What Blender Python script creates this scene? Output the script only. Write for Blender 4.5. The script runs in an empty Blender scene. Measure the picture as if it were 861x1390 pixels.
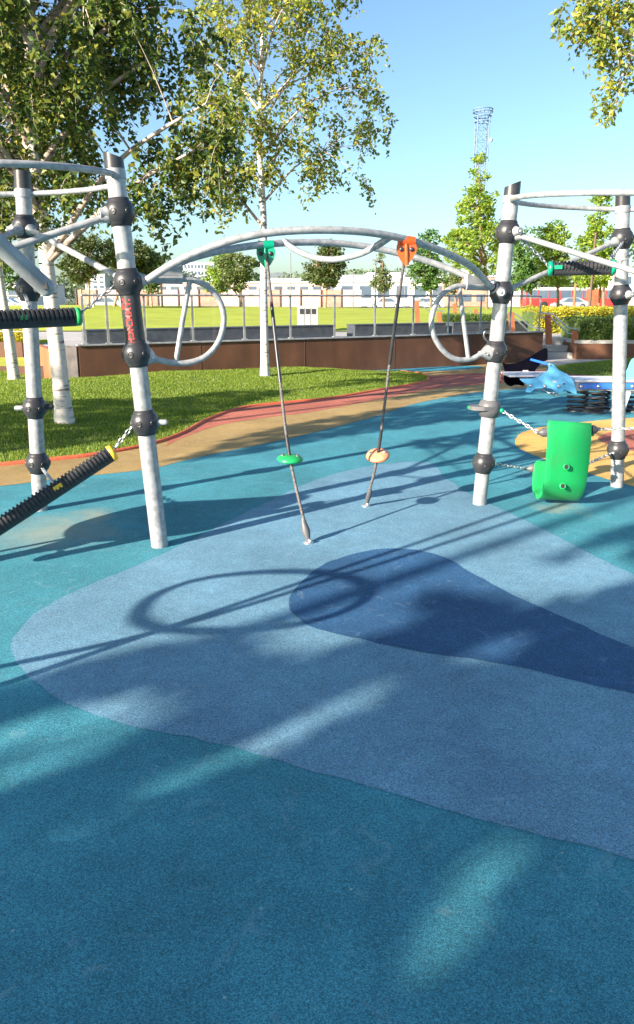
import bpy, math, random
import numpy as np
from mathutils import Vector, noise as mnoise
random.seed(7); rng = np.random.default_rng(7)
PI = math.pi
col = bpy.context.scene.collection
scene = bpy.context.scene

# ------------------------------------------------------------------ viewing geometry (used to measure positions)
F = 1000.0; H = 1.6; YH = 405.0; CX, CY = 430.5, 650.0
PITCH = math.atan((CY - YH) / F)
def ray(x, y):
    dx = (x - CX) / F; dz = -(y - CY) / F
    return (dx, math.cos(PITCH) + dz * math.sin(PITCH), -math.sin(PITCH) + dz * math.cos(PITCH))
def G(x, y, z=0.0):
    r = ray(x, y); t = (z - H) / r[2]; return Vector((r[0] * t, r[1] * t, z))
def P(x, y, Y):
    r = ray(x, y); t = Y / r[1]; return Vector((r[0] * t, Y, H + r[2] * t))
def proj(p):
    x, y, z = p[0], p[1], p[2] - H
    d = y * math.cos(PITCH) - z * math.sin(PITCH); u = y * math.sin(PITCH) + z * math.cos(PITCH)
    return (CX + F * x / d, CY - F * u / d)
AZ = math.radians(40); EL = math.radians(21)
SD = Vector((math.cos(AZ), math.sin(AZ), 0)); SL = 1 / math.tan(EL)

# ------------------------------------------------------------------ materials
def mat(name, c, rough=.6, metal=0., c2=None, scale=8., detail=4., bump=0., bscale=None, spec=None, trans=0., rnd=0., fac=(.35, .65), coat=0.):
    m = bpy.data.materials.new(name); m.use_nodes = True
    nt = m.node_tree; nd = nt.nodes; lk = nt.links
    b = nd['Principled BSDF']; b.inputs['Base Color'].default_value = (*c, 1); b.inputs['Roughness'].default_value = rough
    b.inputs['Metallic'].default_value = metal
    if spec is not None: b.inputs['Specular IOR Level'].default_value = spec
    if coat: b.inputs['Coat Weight'].default_value = coat
    tc = nd.new('ShaderNodeTexCoord')
    if c2 is not None:
        n = nd.new('ShaderNodeTexNoise'); n.inputs['Scale'].default_value = scale; n.inputs['Detail'].default_value = detail
        lk.new(tc.outputs['Object'], n.inputs['Vector'])
        r = nd.new('ShaderNodeValToRGB'); r.color_ramp.elements[0].position = fac[0]; r.color_ramp.elements[1].position = fac[1]
        r.color_ramp.elements[0].color = (*c, 1); r.color_ramp.elements[1].color = (*c2, 1)
        lk.new(n.outputs['Fac'], r.inputs['Fac'])
        if rnd:
            g = nd.new('ShaderNodeNewGeometry'); lk.new(g.outputs['Random Per Island'], r.inputs['Fac'])
        lk.new(r.outputs['Color'], b.inputs['Base Color'])
    if bump:
        n2 = nd.new('ShaderNodeTexNoise'); n2.inputs['Scale'].default_value = bscale or scale * 4; n2.inputs['Detail'].default_value = 3
        lk.new(tc.outputs['Object'], n2.inputs['Vector'])
        bp = nd.new('ShaderNodeBump'); bp.inputs['Strength'].default_value = bump; bp.inputs['Distance'].default_value = .01
        lk.new(n2.outputs['Fac'], bp.inputs['Height']); lk.new(bp.outputs['Normal'], b.inputs['Normal'])
    return m

def leaf_mat(name, cols, trans=.35, rough=.45):
    m = bpy.data.materials.new(name); m.use_nodes = True
    nt = m.node_tree; nd = nt.nodes; lk = nt.links
    b = nd['Principled BSDF']; out = nd['Material Output']
    g = nd.new('ShaderNodeNewGeometry'); r = nd.new('ShaderNodeValToRGB')
    e = r.color_ramp.elements
    while len(e) > 1: e.remove(e[-1])
    e[0].position = 0; e[0].color = (*cols[0], 1)
    for i, c in enumerate(cols[1:]):
        q = e.new((i + 1) / (len(cols) - 1)); q.color = (*c, 1)
    lk.new(g.outputs['Random Per Island'], r.inputs['Fac'])
    lk.new(r.outputs['Color'], b.inputs['Base Color']); b.inputs['Roughness'].default_value = rough
    b.inputs['Specular IOR Level'].default_value = .4
    t = nd.new('ShaderNodeBsdfTranslucent'); mx = nd.new('ShaderNodeMixShader'); mx.inputs[0].default_value = trans
    hs = nd.new('ShaderNodeHueSaturation'); hs.inputs['Hue'].default_value = .485; hs.inputs['Value'].default_value = 1.7
    lk.new(r.outputs['Color'], hs.inputs['Color']); lk.new(hs.outputs['Color'], t.inputs['Color'])
    lk.new(b.outputs[0], mx.inputs[1]); lk.new(t.outputs[0], mx.inputs[2]); lk.new(mx.outputs[0], out.inputs['Surface'])
    return m

def rubber_mat(name, c, var=.45, stains=()):
    """poured EPDM granulate: coarse grains of slightly different tone, fine bump, faint wear"""
    m = bpy.data.materials.new(name); m.use_nodes = True
    nt = m.node_tree; nd = nt.nodes; lk = nt.links
    b = nd['Principled BSDF']; b.inputs['Roughness'].default_value = .8; b.inputs['Specular IOR Level'].default_value = .3
    tc = nd.new('ShaderNodeTexCoord')
    v = nd.new('ShaderNodeTexVoronoi'); v.inputs['Scale'].default_value = 330; lk.new(tc.outputs['Object'], v.inputs['Vector'])
    sp = nd.new('ShaderNodeSeparateColor'); lk.new(v.outputs['Color'], sp.inputs[0])
    r = nd.new('ShaderNodeValToRGB'); e = r.color_ramp.elements
    e[0].position = 0; e[0].color = (*[k * (1 - var) for k in c], 1)
    e[1].position = 1; e[1].color = (*[min(1, k * (1 + var) + .015) for k in c], 1)
    q = e.new(.5); q.color = (*c, 1)
    lk.new(sp.outputs[0], r.inputs['Fac'])
    def mul(colour_out, scale, det, lo, hi, p0=.3, p1=.7):
        n = nd.new('ShaderNodeTexNoise'); n.inputs['Scale'].default_value = scale; n.inputs['Detail'].default_value = det
        lk.new(tc.outputs['Object'], n.inputs['Vector'])
        rr = nd.new('ShaderNodeMapRange'); rr.inputs[1].default_value = p0; rr.inputs[2].default_value = p1
        rr.inputs[3].default_value = lo; rr.inputs[4].default_value = hi; lk.new(n.outputs['Fac'], rr.inputs[0])
        mx = nd.new('ShaderNodeMix'); mx.data_type = 'RGBA'; mx.blend_type = 'MULTIPLY'; mx.inputs[0].default_value = 1
        lk.new(colour_out, mx.inputs[6]); lk.new(rr.outputs[0], mx.inputs[7]); return mx.outputs[2]
    o = mul(r.outputs['Color'], 1.3, 6, .78, 1.16)
    o = mul(o, 110, 2, .84, 1.14)
    o = mul(o, 9, 6, .90, 1.08)
    # faint lighter scuffs
    n = nd.new('ShaderNodeTexNoise'); n.inputs['Scale'].default_value = 6; n.inputs['Detail'].default_value = 8; n.inputs['Distortion'].default_value = 2.2
    lk.new(tc.outputs['Object'], n.inputs['Vector'])
    rr = nd.new('ShaderNodeMapRange'); rr.inputs[1].default_value = .60; rr.inputs[2].default_value = .78; rr.inputs[4].default_value = .26
    lk.new(n.outputs['Fac'], rr.inputs[0])
    mx = nd.new('ShaderNodeMix'); mx.data_type = 'RGBA'; mx.inputs[7].default_value = (.34, .44, .46, 1)
    lk.new(rr.outputs[0], mx.inputs[0]); lk.new(o, mx.inputs[6]); o = mx.outputs[2]
    # fallen specks of light grit
    v2 = nd.new('ShaderNodeTexVoronoi'); v2.inputs['Scale'].default_value = 9; lk.new(tc.outputs['Object'], v2.inputs['Vector'])
    r2 = nd.new('ShaderNodeMapRange'); r2.inputs[1].default_value = .045; r2.inputs[2].default_value = .03; r2.inputs[3].default_value = 0; r2.inputs[4].default_value = .55
    lk.new(v2.outputs['Distance'], r2.inputs[0])
    mx = nd.new('ShaderNodeMix'); mx.data_type = 'RGBA'; mx.inputs[7].default_value = (.5, .52, .5, 1)
    lk.new(r2.outputs[0], mx.inputs[0]); lk.new(o, mx.inputs[6]); o = mx.outputs[2]
    for (sx, sy, rad, sc) in stains:
        vm = nd.new('ShaderNodeVectorMath'); vm.operation = 'DISTANCE'; vm.inputs[1].default_value = (sx, sy, 0)
        nn = nd.new('ShaderNodeTexNoise'); nn.inputs['Scale'].default_value = 5; nn.inputs['Detail'].default_value = 5
        lk.new(tc.outputs['Object'], nn.inputs['Vector']); lk.new(tc.outputs['Object'], vm.inputs[0])
        ad = nd.new('ShaderNodeMath'); ad.operation = 'MULTIPLY_ADD'; ad.inputs[1].default_value = .5
        lk.new(nn.outputs['Fac'], ad.inputs[0]); lk.new(vm.outputs['Value'], ad.inputs[2])
        rr = nd.new('ShaderNodeMapRange'); rr.inputs[1].default_value = rad + .25; rr.inputs[2].default_value = .2; rr.inputs[3].default_value = 0; rr.inputs[4].default_value = .62
        lk.new(ad.outputs[0], rr.inputs[0])
        mx = nd.new('ShaderNodeMix'); mx.data_type = 'RGBA'; mx.inputs[7].default_value = (*sc, 1)
        lk.new(rr.outputs[0], mx.inputs[0]); lk.new(o, mx.inputs[6]); o = mx.outputs[2]
    lk.new(o, b.inputs['Base Color'])
    bp = nd.new('ShaderNodeBump'); bp.inputs['Strength'].default_value = .5; bp.inputs['Distance'].default_value = .004
    lk.new(v.outputs['Distance'], bp.inputs['Height']); lk.new(bp.outputs['Normal'], b.inputs['Normal'])
    return m

def corten_mat(name, c1, c2, lines=True):
    m = mat(name, c1, .7, .0, c2, 1.6, 8, .25, 60, fac=(.3, .7))
    nt = m.node_tree; nd = nt.nodes; lk = nt.links; tc = nd['Texture Coordinate']; b = nd['Principled BSDF']
    src = b.inputs['Base Color'].links[0].from_socket
    mp = nd.new('ShaderNodeMapping'); mp.inputs['Scale'].default_value = (3, 3, .7); lk.new(tc.outputs['Object'], mp.inputs[0])
    n = nd.new('ShaderNodeTexNoise'); n.inputs['Scale'].default_value = 1; n.inputs['Detail'].default_value = 7; lk.new(mp.outputs[0], n.inputs['Vector'])
    rr = nd.new('ShaderNodeMapRange'); rr.inputs[1].default_value = .35; rr.inputs[2].default_value = .7; rr.inputs[3].default_value = .8; rr.inputs[4].default_value = 1.2; lk.new(n.outputs['Fac'], rr.inputs[0])
    mx = nd.new('ShaderNodeMix'); mx.data_type = 'RGBA'; mx.blend_type = 'MULTIPLY'; mx.inputs[0].default_value = 1
    lk.new(src, mx.inputs[6]); lk.new(rr.outputs[0], mx.inputs[7]); lk.new(mx.outputs[2], b.inputs['Base Color'])
    return m

M = {}
M['galv'] = mat('galvanised_steel', (.27, .275, .28), .45, .3, (.42, .42, .42), 26, 3, .06, 60)
M['galv_old'] = mat('weathered_galvanised_steel', (.26, .265, .27), .5, .35, (.42, .425, .43), 9, 6, .08, 40)
M['steel'] = mat('stainless_steel', (.62, .63, .64), .3, .8, (.5, .5, .5), 20, 3)
M['bolt'] = mat('bright_bolt_steel', (.7, .68, .63), .28, .9)
M['black'] = mat('black_plastic', (.022, .022, .025), .38, 0, (.035, .035, .038), 12, 3, .05, 120)
M['greyplastic'] = mat('weathered_grey_black_plastic', (.075, .075, .08), .5, 0, (.11, .11, .115), 10, 4, .05, 90)
M['rubber'] = mat('black_rubber', (.018, .018, .02), .5, 0, (.035, .035, .037), 30, 4, .12, 140)
M['green'] = mat('green_plastic', (.010, .33, .085), .45, 0, (.03, .25, .075), 5, 9, .08, 70, coat=.1, fac=(.45, .8))
M['dkgreen'] = mat('deep_green_plastic', (.0, .24, .13), .35, 0, (.0, .30, .16), 5, 3, coat=.2)
M['orange'] = mat('orange_plastic', (.62, .07, .01), .4, 0, (.68, .10, .015), 5, 3, coat=.2)
M['salmon'] = mat('faded_orange_rubber', (.66, .22, .11), .65, 0, (.72, .28, .15), 20, 4, .05, 90)
M['yellow'] = mat('yellow_plastic', (.75, .42, .02), .45, 0, (.8, .5, .04), 9, 3)
M['redprint'] = mat('red_print', (.75, .03, .02), .5, 0, (.6, .04, .03), 60, 4)
M['rope'] = mat('dark_steel_core_rope', (.06, .055, .055), .7, 0, (.16, .14, .13), 80, 3, .3, 200)
M['chain'] = mat('chain_steel', (.50, .50, .50), .35, .7, (.36, .36, .37), 40, 2)
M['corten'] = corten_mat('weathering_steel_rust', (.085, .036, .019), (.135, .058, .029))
M['corten_o'] = corten_mat('orange_lit_weathering_steel', (.30, .085, .032), (.38, .12, .05))  # brighter rust copy: the side wall's sunlit look put into colour; orange posts share it
M['slate'] = mat('dark_slate_cladding', (.045, .05, .065), .55, 0, (.07, .075, .09), 6, 4, .1, 40)
M['paving'] = mat('grey_paving', (.33, .31, .29), .85, 0, (.42, .39, .36), 3, 8, .1, 50)
M['asphalt'] = mat('asphalt', (.06, .06, .062), .9, 0, (.09, .09, .09), 4, 8, .1, 60)
M['soil'] = mat('lawn_soil', (.05, .085, .014), .95, 0, (.08, .12, .02), 6, 6, .3, 30)
M['farlawn'] = mat('mown_lawn', (.28, .31, .016), .9, 0, (.38, .42, .03), .8, 9, .8, 14, fac=(.3, .7))
M['earth'] = mat('far_ground_grass', (.06, .085, .02), .95, 0, (.1, .12, .035), .05, 8)
M['bark_birch'] = None
M['white'] = mat('white_render', (.72, .70, .67), .8, 0, (.66, .63, .6), .6, 6)
M['pink'] = mat('pinkish_hoarding', (.50, .36, .30), .8, 0, (.58, .44, .37), .4, 6)
M['brick'] = mat('pale_red_brick', (.42, .2, .14), .85, 0, (.5, .27, .2), 3, 4)
M['office'] = mat('pale_grey_office_cladding', (.42, .44, .52), .7, 0, (.5, .52, .58), .2, 4)
M['glass_dark'] = mat('window_glass', (.07, .10, .14), .12, 0, (.10, .14, .18), .4, 3)
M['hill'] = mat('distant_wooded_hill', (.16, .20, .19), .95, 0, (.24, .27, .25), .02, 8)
M['busred'] = mat('red_bus_paint', (.55, .04, .035), .35, 0, coat=.3)
M['carwhite'] = mat('white_car_paint', (.78, .78, .78), .3, 0, coat=.4)
M['carsilver'] = mat('silver_car_paint', (.45, .46, .48), .3, .5, coat=.4)
M['tyre'] = mat('tyre_rubber', (.02, .02, .02), .8)
M['lattice'] = mat('blue_grey_painted_steel', (.13, .20, .30), .6, 0, (.16, .24, .34), .5, 3)
M['lampgrey'] = mat('grey_lamp_paint', (.16, .16, .17), .5)
M['brownpost'] = mat('brown_steel_post', (.10, .055, .04), .6)
M['blue'] = mat('blue_panel_plastic', (.02, .13, .55), .35, 0, (.03, .16, .6), 6, 4, coat=.2)
M['ltblue'] = mat('sky_blue_panel_plastic', (.13, .46, .78), .6, 0, (.16, .5, .82), 6, 4, spec=.2)
M['navy'] = mat('near_black_navy_panel', (.002, .002, .005), .8, 0, (.004, .004, .008), 6, 4, spec=.0)
M['lilac'] = mat('pale_lilac_grey_top', (.5, .5, .58), .5, 0, (.56, .56, .63), 6, 4)
M['bin'] = mat('pale_grey_bin_steel', (.36, .35, .34), .5, .1, (.42, .41, .39), 6, 4)
M['endplate'] = mat('dull_steel_end_plate', (.05, .045, .045), .6, .1, (.10, .085, .08), 5, 5)
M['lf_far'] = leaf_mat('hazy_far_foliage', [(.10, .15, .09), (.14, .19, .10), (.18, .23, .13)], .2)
M['curb'] = mat('red_rubber_edging', (.50, .085, .035), .7, 0, (.6, .13, .06), 30, 4, .2, 120)

def birch_bark(name, base, dark, s=1.0):
    m = bpy.data.materials.new(name); m.use_nodes = True
    nt = m.node_tree; nd = nt.nodes; lk = nt.links; b = nd['Principled BSDF']; b.inputs['Roughness'].default_value = .75
    tc = nd.new('ShaderNodeTexCoord'); mp = nd.new('ShaderNodeMapping'); mp.inputs['Scale'].default_value = (5, 5, 26 * s)
    lk.new(tc.outputs['Object'], mp.inputs[0])
    n = nd.new('ShaderNodeTexNoise'); n.inputs['Scale'].default_value = 1; n.inputs['Detail'].default_value = 5; lk.new(mp.outputs[0], n.inputs['Vector'])
    r = nd.new('ShaderNodeValToRGB'); e = r.color_ramp.elements
    e[0].position = .34; e[0].color = (*dark, 1); e[1].position = .45; e[1].color = (*base, 1)
    q = e.new(.75); q.color = (*[k * .82 for k in base], 1)
    lk.new(n.outputs['Fac'], r.inputs['Fac']); lk.new(r.outputs['Color'], b.inputs['Base Color'])
    bp = nd.new('ShaderNodeBump'); bp.inputs['Strength'].default_value = .3; bp.inputs['Distance'].default_value = .01
    lk.new(n.outputs['Fac'], bp.inputs['Height']); lk.new(bp.outputs['Normal'], b.inputs['Normal'])
    return m
M['birch'] = birch_bark('white_birch_bark', (.68, .62, .56), (.20, .15, .12))
M['birchlimb'] = birch_bark('pinkish_birch_limb_bark', (.46, .36, .29), (.14, .10, .08), .5)
M['barkbrown'] = mat('brown_bark', (.16, .10, .065), .9, 0, (.26, .17, .11), 12, 5, .4, 40)
M['barkpine'] = mat('orange_pine_bark', (.35, .2, .12), .9, 0, (.45, .28, .18), 12, 5, .4, 40)
M['lf_birch_shaded'] = leaf_mat('shaded_birch_leaf', [(.032, .065, .014), (.052, .095, .018), (.08, .13, .022), (.13, .17, .026), (.28, .26, .035)], .3)  # shaded copy of the birch leaf: shade and yellow sun flecks put into the colour
M['lf_birch_lit'] = leaf_mat('sunlit_birch_leaf', [(.06, .09, .02), (.12, .17, .03), (.20, .26, .035), (.29, .32, .04), (.38, .32, .04)], .35)  # lit copy of the birch leaf: bright sunlight put into the colour
M['lf_lime'] = leaf_mat('light_green_linden_leaf', [(.10, .19, .03), (.16, .26, .035), (.24, .33, .04), (.32, .38, .06)], .4)
M['lf_mid'] = leaf_mat('mid_green_leaf', [(.05, .12, .03), (.08, .17, .035), (.13, .23, .05)], .3)
M['lf_pine'] = leaf_mat('pine_needle_tuft', [(.035, .06, .015), (.06, .09, .02), (.10, .12, .03)], .2)
M['lf_olive'] = leaf_mat('olive_green_leaf', [(.08, .12, .04), (.12, .16, .05), (.16, .2, .06)], .3)
M['lf_yellow'] = leaf_mat('golden_hedge_leaf', [(.28, .26, .02), (.42, .38, .025), (.55, .48, .04)], .35)
M['lf_hedge'] = leaf_mat('green_hedge_leaf', [(.05, .10, .02), (.09, .15, .03), (.14, .2, .04)], .3)
M['grass'] = leaf_mat('grass_blade', [(.07, .14, .014), (.12, .20, .018), (.18, .26, .026), (.28, .32, .05)], .35, .5)

# clear railing glass
def glass_mat():
    m = bpy.data.materials.new('railing_glass'); m.use_nodes = True
    nt = m.node_tree; nd = nt.nodes; lk = nt.links
    nd.remove(nd['Principled BSDF'])
    t = nd.new('ShaderNodeBsdfTransparent'); t.inputs[0].default_value = (.93, .95, .95, 1)
    g = nd.new('ShaderNodeBsdfGlossy'); g.inputs['Roughness'].default_value = .03
    f = nd.new('ShaderNodeFresnel'); f.inputs[0].default_value = 1.25
    mx = nd.new('ShaderNodeMixShader'); lk.new(f.outputs[0], mx.inputs[0]); lk.new(t.outputs[0], mx.inputs[1]); lk.new(g.outputs[0], mx.inputs[2])
    lk.new(mx.outputs[0], nd['Material Output'].inputs['Surface']); return m
M['glass'] = glass_mat()

# ------------------------------------------------------------------ mesh builder
def catmull(pts, n=8, closed=False):
    pts = [Vector(p) for p in pts]; out = []; N = len(pts)
    rngi = range(N) if closed else range(N - 1)
    for i in rngi:
        if closed: a, b, c, d = pts[i - 1], pts[i], pts[(i + 1) % N], pts[(i + 2) % N]
        else: a, b, c, d = pts[max(i - 1, 0)], pts[i], pts[i + 1], pts[min(i + 2, N - 1)]
        for k in range(n):
            t = k / n
            out.append(.5 * ((2 * b) + (c - a) * t + (2 * a - 5 * b + 4 * c - d) * t * t + (3 * b - a - 3 * c + d) * t ** 3))
    if not closed: out.append(pts[-1])
    return out

class MB:
    def __init__(s): s.v = []; s.f = []; s.sm = []
    def add(s, v, f, smooth=False):
        o = len(s.v); s.v += [tuple(p) for p in v]; s.f += [tuple(i + o for i in q) for q in f]; s.sm += [smooth] * len(f); return s
    def tube(s, pts, r, n=10, closed=False, cap=True):
        pts = [Vector(p) for p in pts]; N = len(pts)
        rs = r if isinstance(r, (list, tuple)) else [r] * N
        v = []; up = None
        for i, p in enumerate(pts):
            if closed: t = pts[(i + 1) % N] - pts[i - 1]
            else: t = pts[min(i + 1, N - 1)] - pts[max(i - 1, 0)]
            if t.length < 1e-9: t = Vector((0, 0, 1))
            t.normalize()
            if up is None: up = Vector((0, 0, 1)) if abs(t.z) < .9 else Vector((1, 0, 0))
            a = up - t * up.dot(t)
            if a.length < 1e-4: a = t.orthogonal()
            a.normalize(); up = a; b = t.cross(a)
            for k in range(n):
                w = 2 * PI * k / n; v.append(p + (a * math.cos(w) + b * math.sin(w)) * rs[i])
        f = []
        for i in range(N if closed else N - 1):
            j = (i + 1) % N
            for k in range(n): f.append((i * n + k, i * n + (k + 1) % n, j * n + (k + 1) % n, j * n + k))
        s.add(v, f, True)
        if cap and not closed:
            s.add(v[:n], [tuple(reversed(range(n)))]); s.add(v[-n:], [tuple(range(n))])
        return s
    def frame(s, axis):
        z = Vector(axis).normalized(); x = Vector((1, 0, 0)) - z * z.x
        if x.length < .05: x = Vector((0, 1, 0)) - z * z.y
        x.normalize(); return x, z.cross(x), z
    def lathe(s, o, axis, prof, n=16, smooth=True):      # prof: (height, radius)
        x, y, z = s.frame(axis); o = Vector(o); v = []
        for h, r in prof:
            for k in range(n):
                w = 2 * PI * k / n; v.append(o + z * h + (x * math.cos(w) + y * math.sin(w)) * r)
        f = []
        for i in range(len(prof) - 1):
            for k in range(n): f.append((i * n + k, i * n + (k + 1) % n, (i + 1) * n + (k + 1) % n, (i + 1) * n + k))
        s.add(v, f, smooth)
        if prof[0][1] > 1e-4: s.add(v[:n], [tuple(reversed(range(n)))])
        if prof[-1][1] > 1e-4: s.add(v[-n:], [tuple(range(n))])
        return s
    def ball(s, o, r, axis=(0, 0, 1), n=18, m=10, flat=1.):
        return s.lathe(o, axis, [(-r * flat * math.cos(PI * i / m), max(1e-5, r * math.sin(PI * i / m))) for i in range(m + 1)], n)
    def box(s, c, d, rz=0.):
        c = Vector(c); hx, hy, hz = d[0] / 2, d[1] / 2, d[2] / 2; cs, sn = math.cos(rz), math.sin(rz); v = []
        for z in (-hz, hz):
            for x, y in ((-hx, -hy), (hx, -hy), (hx, hy), (-hx, hy)): v.append(c + Vector((x * cs - y * sn, x * sn + y * cs, z)))
        return s.add(v, [(3, 2, 1, 0), (4, 5, 6, 7), (0, 1, 5, 4), (1, 2, 6, 5), (2, 3, 7, 6), (3, 0, 4, 7)])
    def beam(s, a, b, w, h, up=(0, 0, 1)):
        a, b = Vector(a), Vector(b); t = (b - a).normalized(); u = Vector(up); u = (u - t * u.dot(t)).normalized(); q = t.cross(u)
        v = [p + q * (w / 2 * i) + u * (h / 2 * j) for p in (a, b) for i, j in ((-1, -1), (1, -1), (1, 1), (-1, 1))]
        return s.add(v, [(3, 2, 1, 0), (4, 5, 6, 7), (0, 1, 5, 4), (1, 2, 6, 5), (2, 3, 7, 6), (3, 0, 4, 7)])
    def prism(s, poly, d, smooth=False):                 # poly: planar 3D loop, d: thickness vector
        d = Vector(d); n = len(poly); a = [Vector(p) - d / 2 for p in poly]; b = [Vector(p) + d / 2 for p in poly]
        s.add(a, [tuple(reversed(range(n)))]); s.add(b, [tuple(range(n))])
        return s.add(a + b, [(i, (i + 1) % n, n + (i + 1) % n, n + i) for i in range(n)], smooth)
    def wall(s, pts, z0, z1, th):                        # polyline wall of thickness th
        pts = [Vector((p[0], p[1], 0)) for p in pts]
        for a, b in zip(pts, pts[1:]):
            m = (a + b) / 2; L = (b - a).length
            s.box((m.x, m.y, (z0 + z1) / 2), (L, th, z1 - z0), math.atan2(b.y - a.y, b.x - a.x))
        return s
    def build(s, name, m, parent=None, bevel=0.):
        me = bpy.data.meshes.new(name); base = ORG.get(parent.name, Vector()) if parent else Vector()
        v = [(a - base.x, b - base.y, c - base.z) for a, b, c in s.v]
        me.from_pydata(v, [], s.f); me.polygons.foreach_set('use_smooth', s.sm); me.update()
        me.materials.append(m); o = bpy.data.objects.new(name, me); col.objects.link(o)
        if parent: o.parent = parent; ORG[o.name] = base
        if bevel:
            q = o.modifiers.new('bevel', 'BEVEL'); q.width = bevel; q.segments = 2; q.limit_method = 'ANGLE'
        return o
ORG = {}
def thing(name, label, cat, loc=(0, 0, 0), group=None):
    o = bpy.data.objects.new(name, None); col.objects.link(o); o.location = loc; o.empty_display_size = .2
    ORG[o.name] = Vector(loc); o['label'] = label; o['category'] = cat
    if group: o['group'] = group
    return o
def tag(o, label, cat, group=None):
    o['label'] = label; o['category'] = cat
    if group: o['group'] = group
    return o
def struct(o, kind='structure', label=None, cat=None):
    o['kind'] = kind
    if label: o['label'] = label
    if cat: o['category'] = cat
    return o
def np_mesh(name, v, f, m, parent=None, smooth=False):
    """v (N,3) world, f (M,k) indices"""
    me = bpy.data.meshes.new(name); base = ORG.get(parent.name, Vector()) if parent else Vector()
    v = np.asarray(v, dtype=np.float32) - np.array(base[:], dtype=np.float32); f = np.asarray(f, dtype=np.int32)
    me.vertices.add(len(v)); me.vertices.foreach_set('co', v.ravel())
    me.loops.add(f.size); me.loops.foreach_set('vertex_index', f.ravel())
    me.polygons.add(len(f)); k = f.shape[1]
    me.polygons.foreach_set('loop_start', np.arange(0, f.size, k, dtype=np.int32)); me.polygons.foreach_set('loop_total', np.full(len(f), k, dtype=np.int32))
    me.polygons.foreach_set('use_smooth', np.full(len(f), smooth)); me.update(calc_edges=True); me.validate()
    me.materials.append(m); o = bpy.data.objects.new(name, me); col.objects.link(o)
    if parent: o.parent = parent; ORG[o.name] = base
    return o

# ------------------------------------------------------------------ ground
def sheet(name, poly, z, m, kind='structure'):
    me = bpy.data.meshes.new(name)
    from mathutils.geometry import tessellate_polygon
    v = [Vector((p[0], p[1], z)) for p in poly]
    tris = tessellate_polygon([v])
    fs = []
    for t in tris:
        a, b, c = (v[i] for i in t)
        fs.append(t if (b - a).cross(c - a).z > 0 else (t[0], t[2], t[1]))
    me.from_pydata([tuple(p) for p in v], [], fs); me.update(); me.materials.append(m)
    o = bpy.data.objects.new(name, me); col.objects.link(o); o['kind'] = kind; return o
def gz(pts, n=6, closed=True): return catmull([G(x, y) for x, y in pts], n, closed)
def rag(pts):
    # hand-trowelled pour joint: the line wavers by a few millimetres
    out = []
    for a, b in zip(pts, pts[1:] + pts[:1]):
        k = max(1, min(24, int((b - a).length / .04)))
        for i in range(k):
            p = a.lerp(b, i / k); out.append(p + Vector((mnoise.noise(p * 9) * .012 + mnoise.noise(p * 40) * .004, mnoise.noise(p * 9 + Vector((5, 5, 5))) * .012 + mnoise.noise(p * 40 + Vector((9, 1, 1))) * .004, 0)))
    return out

WA = Vector((-4.40, 13.74, 0)); WB = Vector((5.86, 19.56, 0)); WD = (WB - WA).normalized(); WN = Vector((-WD.y, WD.x, 0))
TZ = .5                                                   # height of the terrace behind the rusty wall
sheet('ground', [(-2500, -60), (2500, -60), (2500, 3500), (-2500, 3500)], -.05, M['earth'])
st1 = G(90, 722); st2 = G(760, 690)
stains = [(st1.x - .1, st1.y, .55, (.36, .33, .22)), (st2.x, st2.y, .22, (.42, .33, .22)), (G(130, 700).x, G(130, 700).y, .25, (.3, .3, .22))]
TEAL = rubber_mat('teal_rubber_granulate', (.045, .225, .285), stains=stains)
LBLUE = rubber_mat('grey_blue_rubber_granulate', (.125, .26, .36))
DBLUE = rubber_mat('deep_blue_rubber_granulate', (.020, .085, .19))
DTEAL = rubber_mat('deep_teal_rubber_granulate', (.025, .19, .28))
OCHRE = rubber_mat('ochre_rubber_granulate', (.34, .23, .09))
REDR = rubber_mat('brick_red_rubber_granulate', (.40, .12, .08))
YELR = rubber_mat('yellow_rubber_granulate', (.62, .37, .10))
sheet('playground_surface', [(-9, -6), (16, -6), (16, 19.0), (5.9, 19.5), (-4.4, 13.7), (-9, 12)], 0, TEAL)
sheet('grey_blue_patch', rag(gz([(15, 880), (30, 850), (60, 825), (120, 795), (200, 762), (260, 733), (340, 693), (420, 655), (480, 637), (540, 628), (586, 629), (600, 645), (616, 656), (632, 667), (669, 686), (700, 700), (760, 730), (861, 780), (1300, 960), (1500, 1300), (1150, 1250), (861, 1168), (800, 1150), (700, 1125), (600, 1098), (500, 1068), (400, 1040), (300, 1010), (200, 990), (100, 960), (40, 920)])), .002, LBLUE)
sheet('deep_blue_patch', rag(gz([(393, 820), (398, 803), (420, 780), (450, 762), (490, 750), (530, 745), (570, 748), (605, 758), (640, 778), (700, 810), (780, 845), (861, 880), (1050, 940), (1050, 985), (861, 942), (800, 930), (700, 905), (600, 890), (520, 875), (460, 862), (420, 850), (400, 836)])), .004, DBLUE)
ochre = gz([(-300, 690), (-100, 672), (0, 660), (100, 648), (200, 637), (250, 625), (300, 614), (370, 600), (430, 586), (510, 565), (563, 548), (620, 537), (660, 531), (760, 524), (900, 518), (1100, 514)], closed=False) + [Vector((14, 20.5, 0)), Vector((5.9, 19.9, 0)), Vector((-4.4, 13.9, 0)), Vector((-9, 12.0, 0))]
sheet('ochre_band', ochre, .002, OCHRE)
redp = gz([(225, 606), (250, 594), (300, 577), (369, 566), (419, 560), (500, 545), (584, 529), (655, 522), (760, 514), (900, 508)], closed=False) + gz([(900, 497), (760, 501), (700, 505), (640, 507), (600, 509), (560, 512), (480, 525), (330, 545), (240, 580)], closed=False)
sheet('brick_red_band', redp, .004, REDR)
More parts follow.
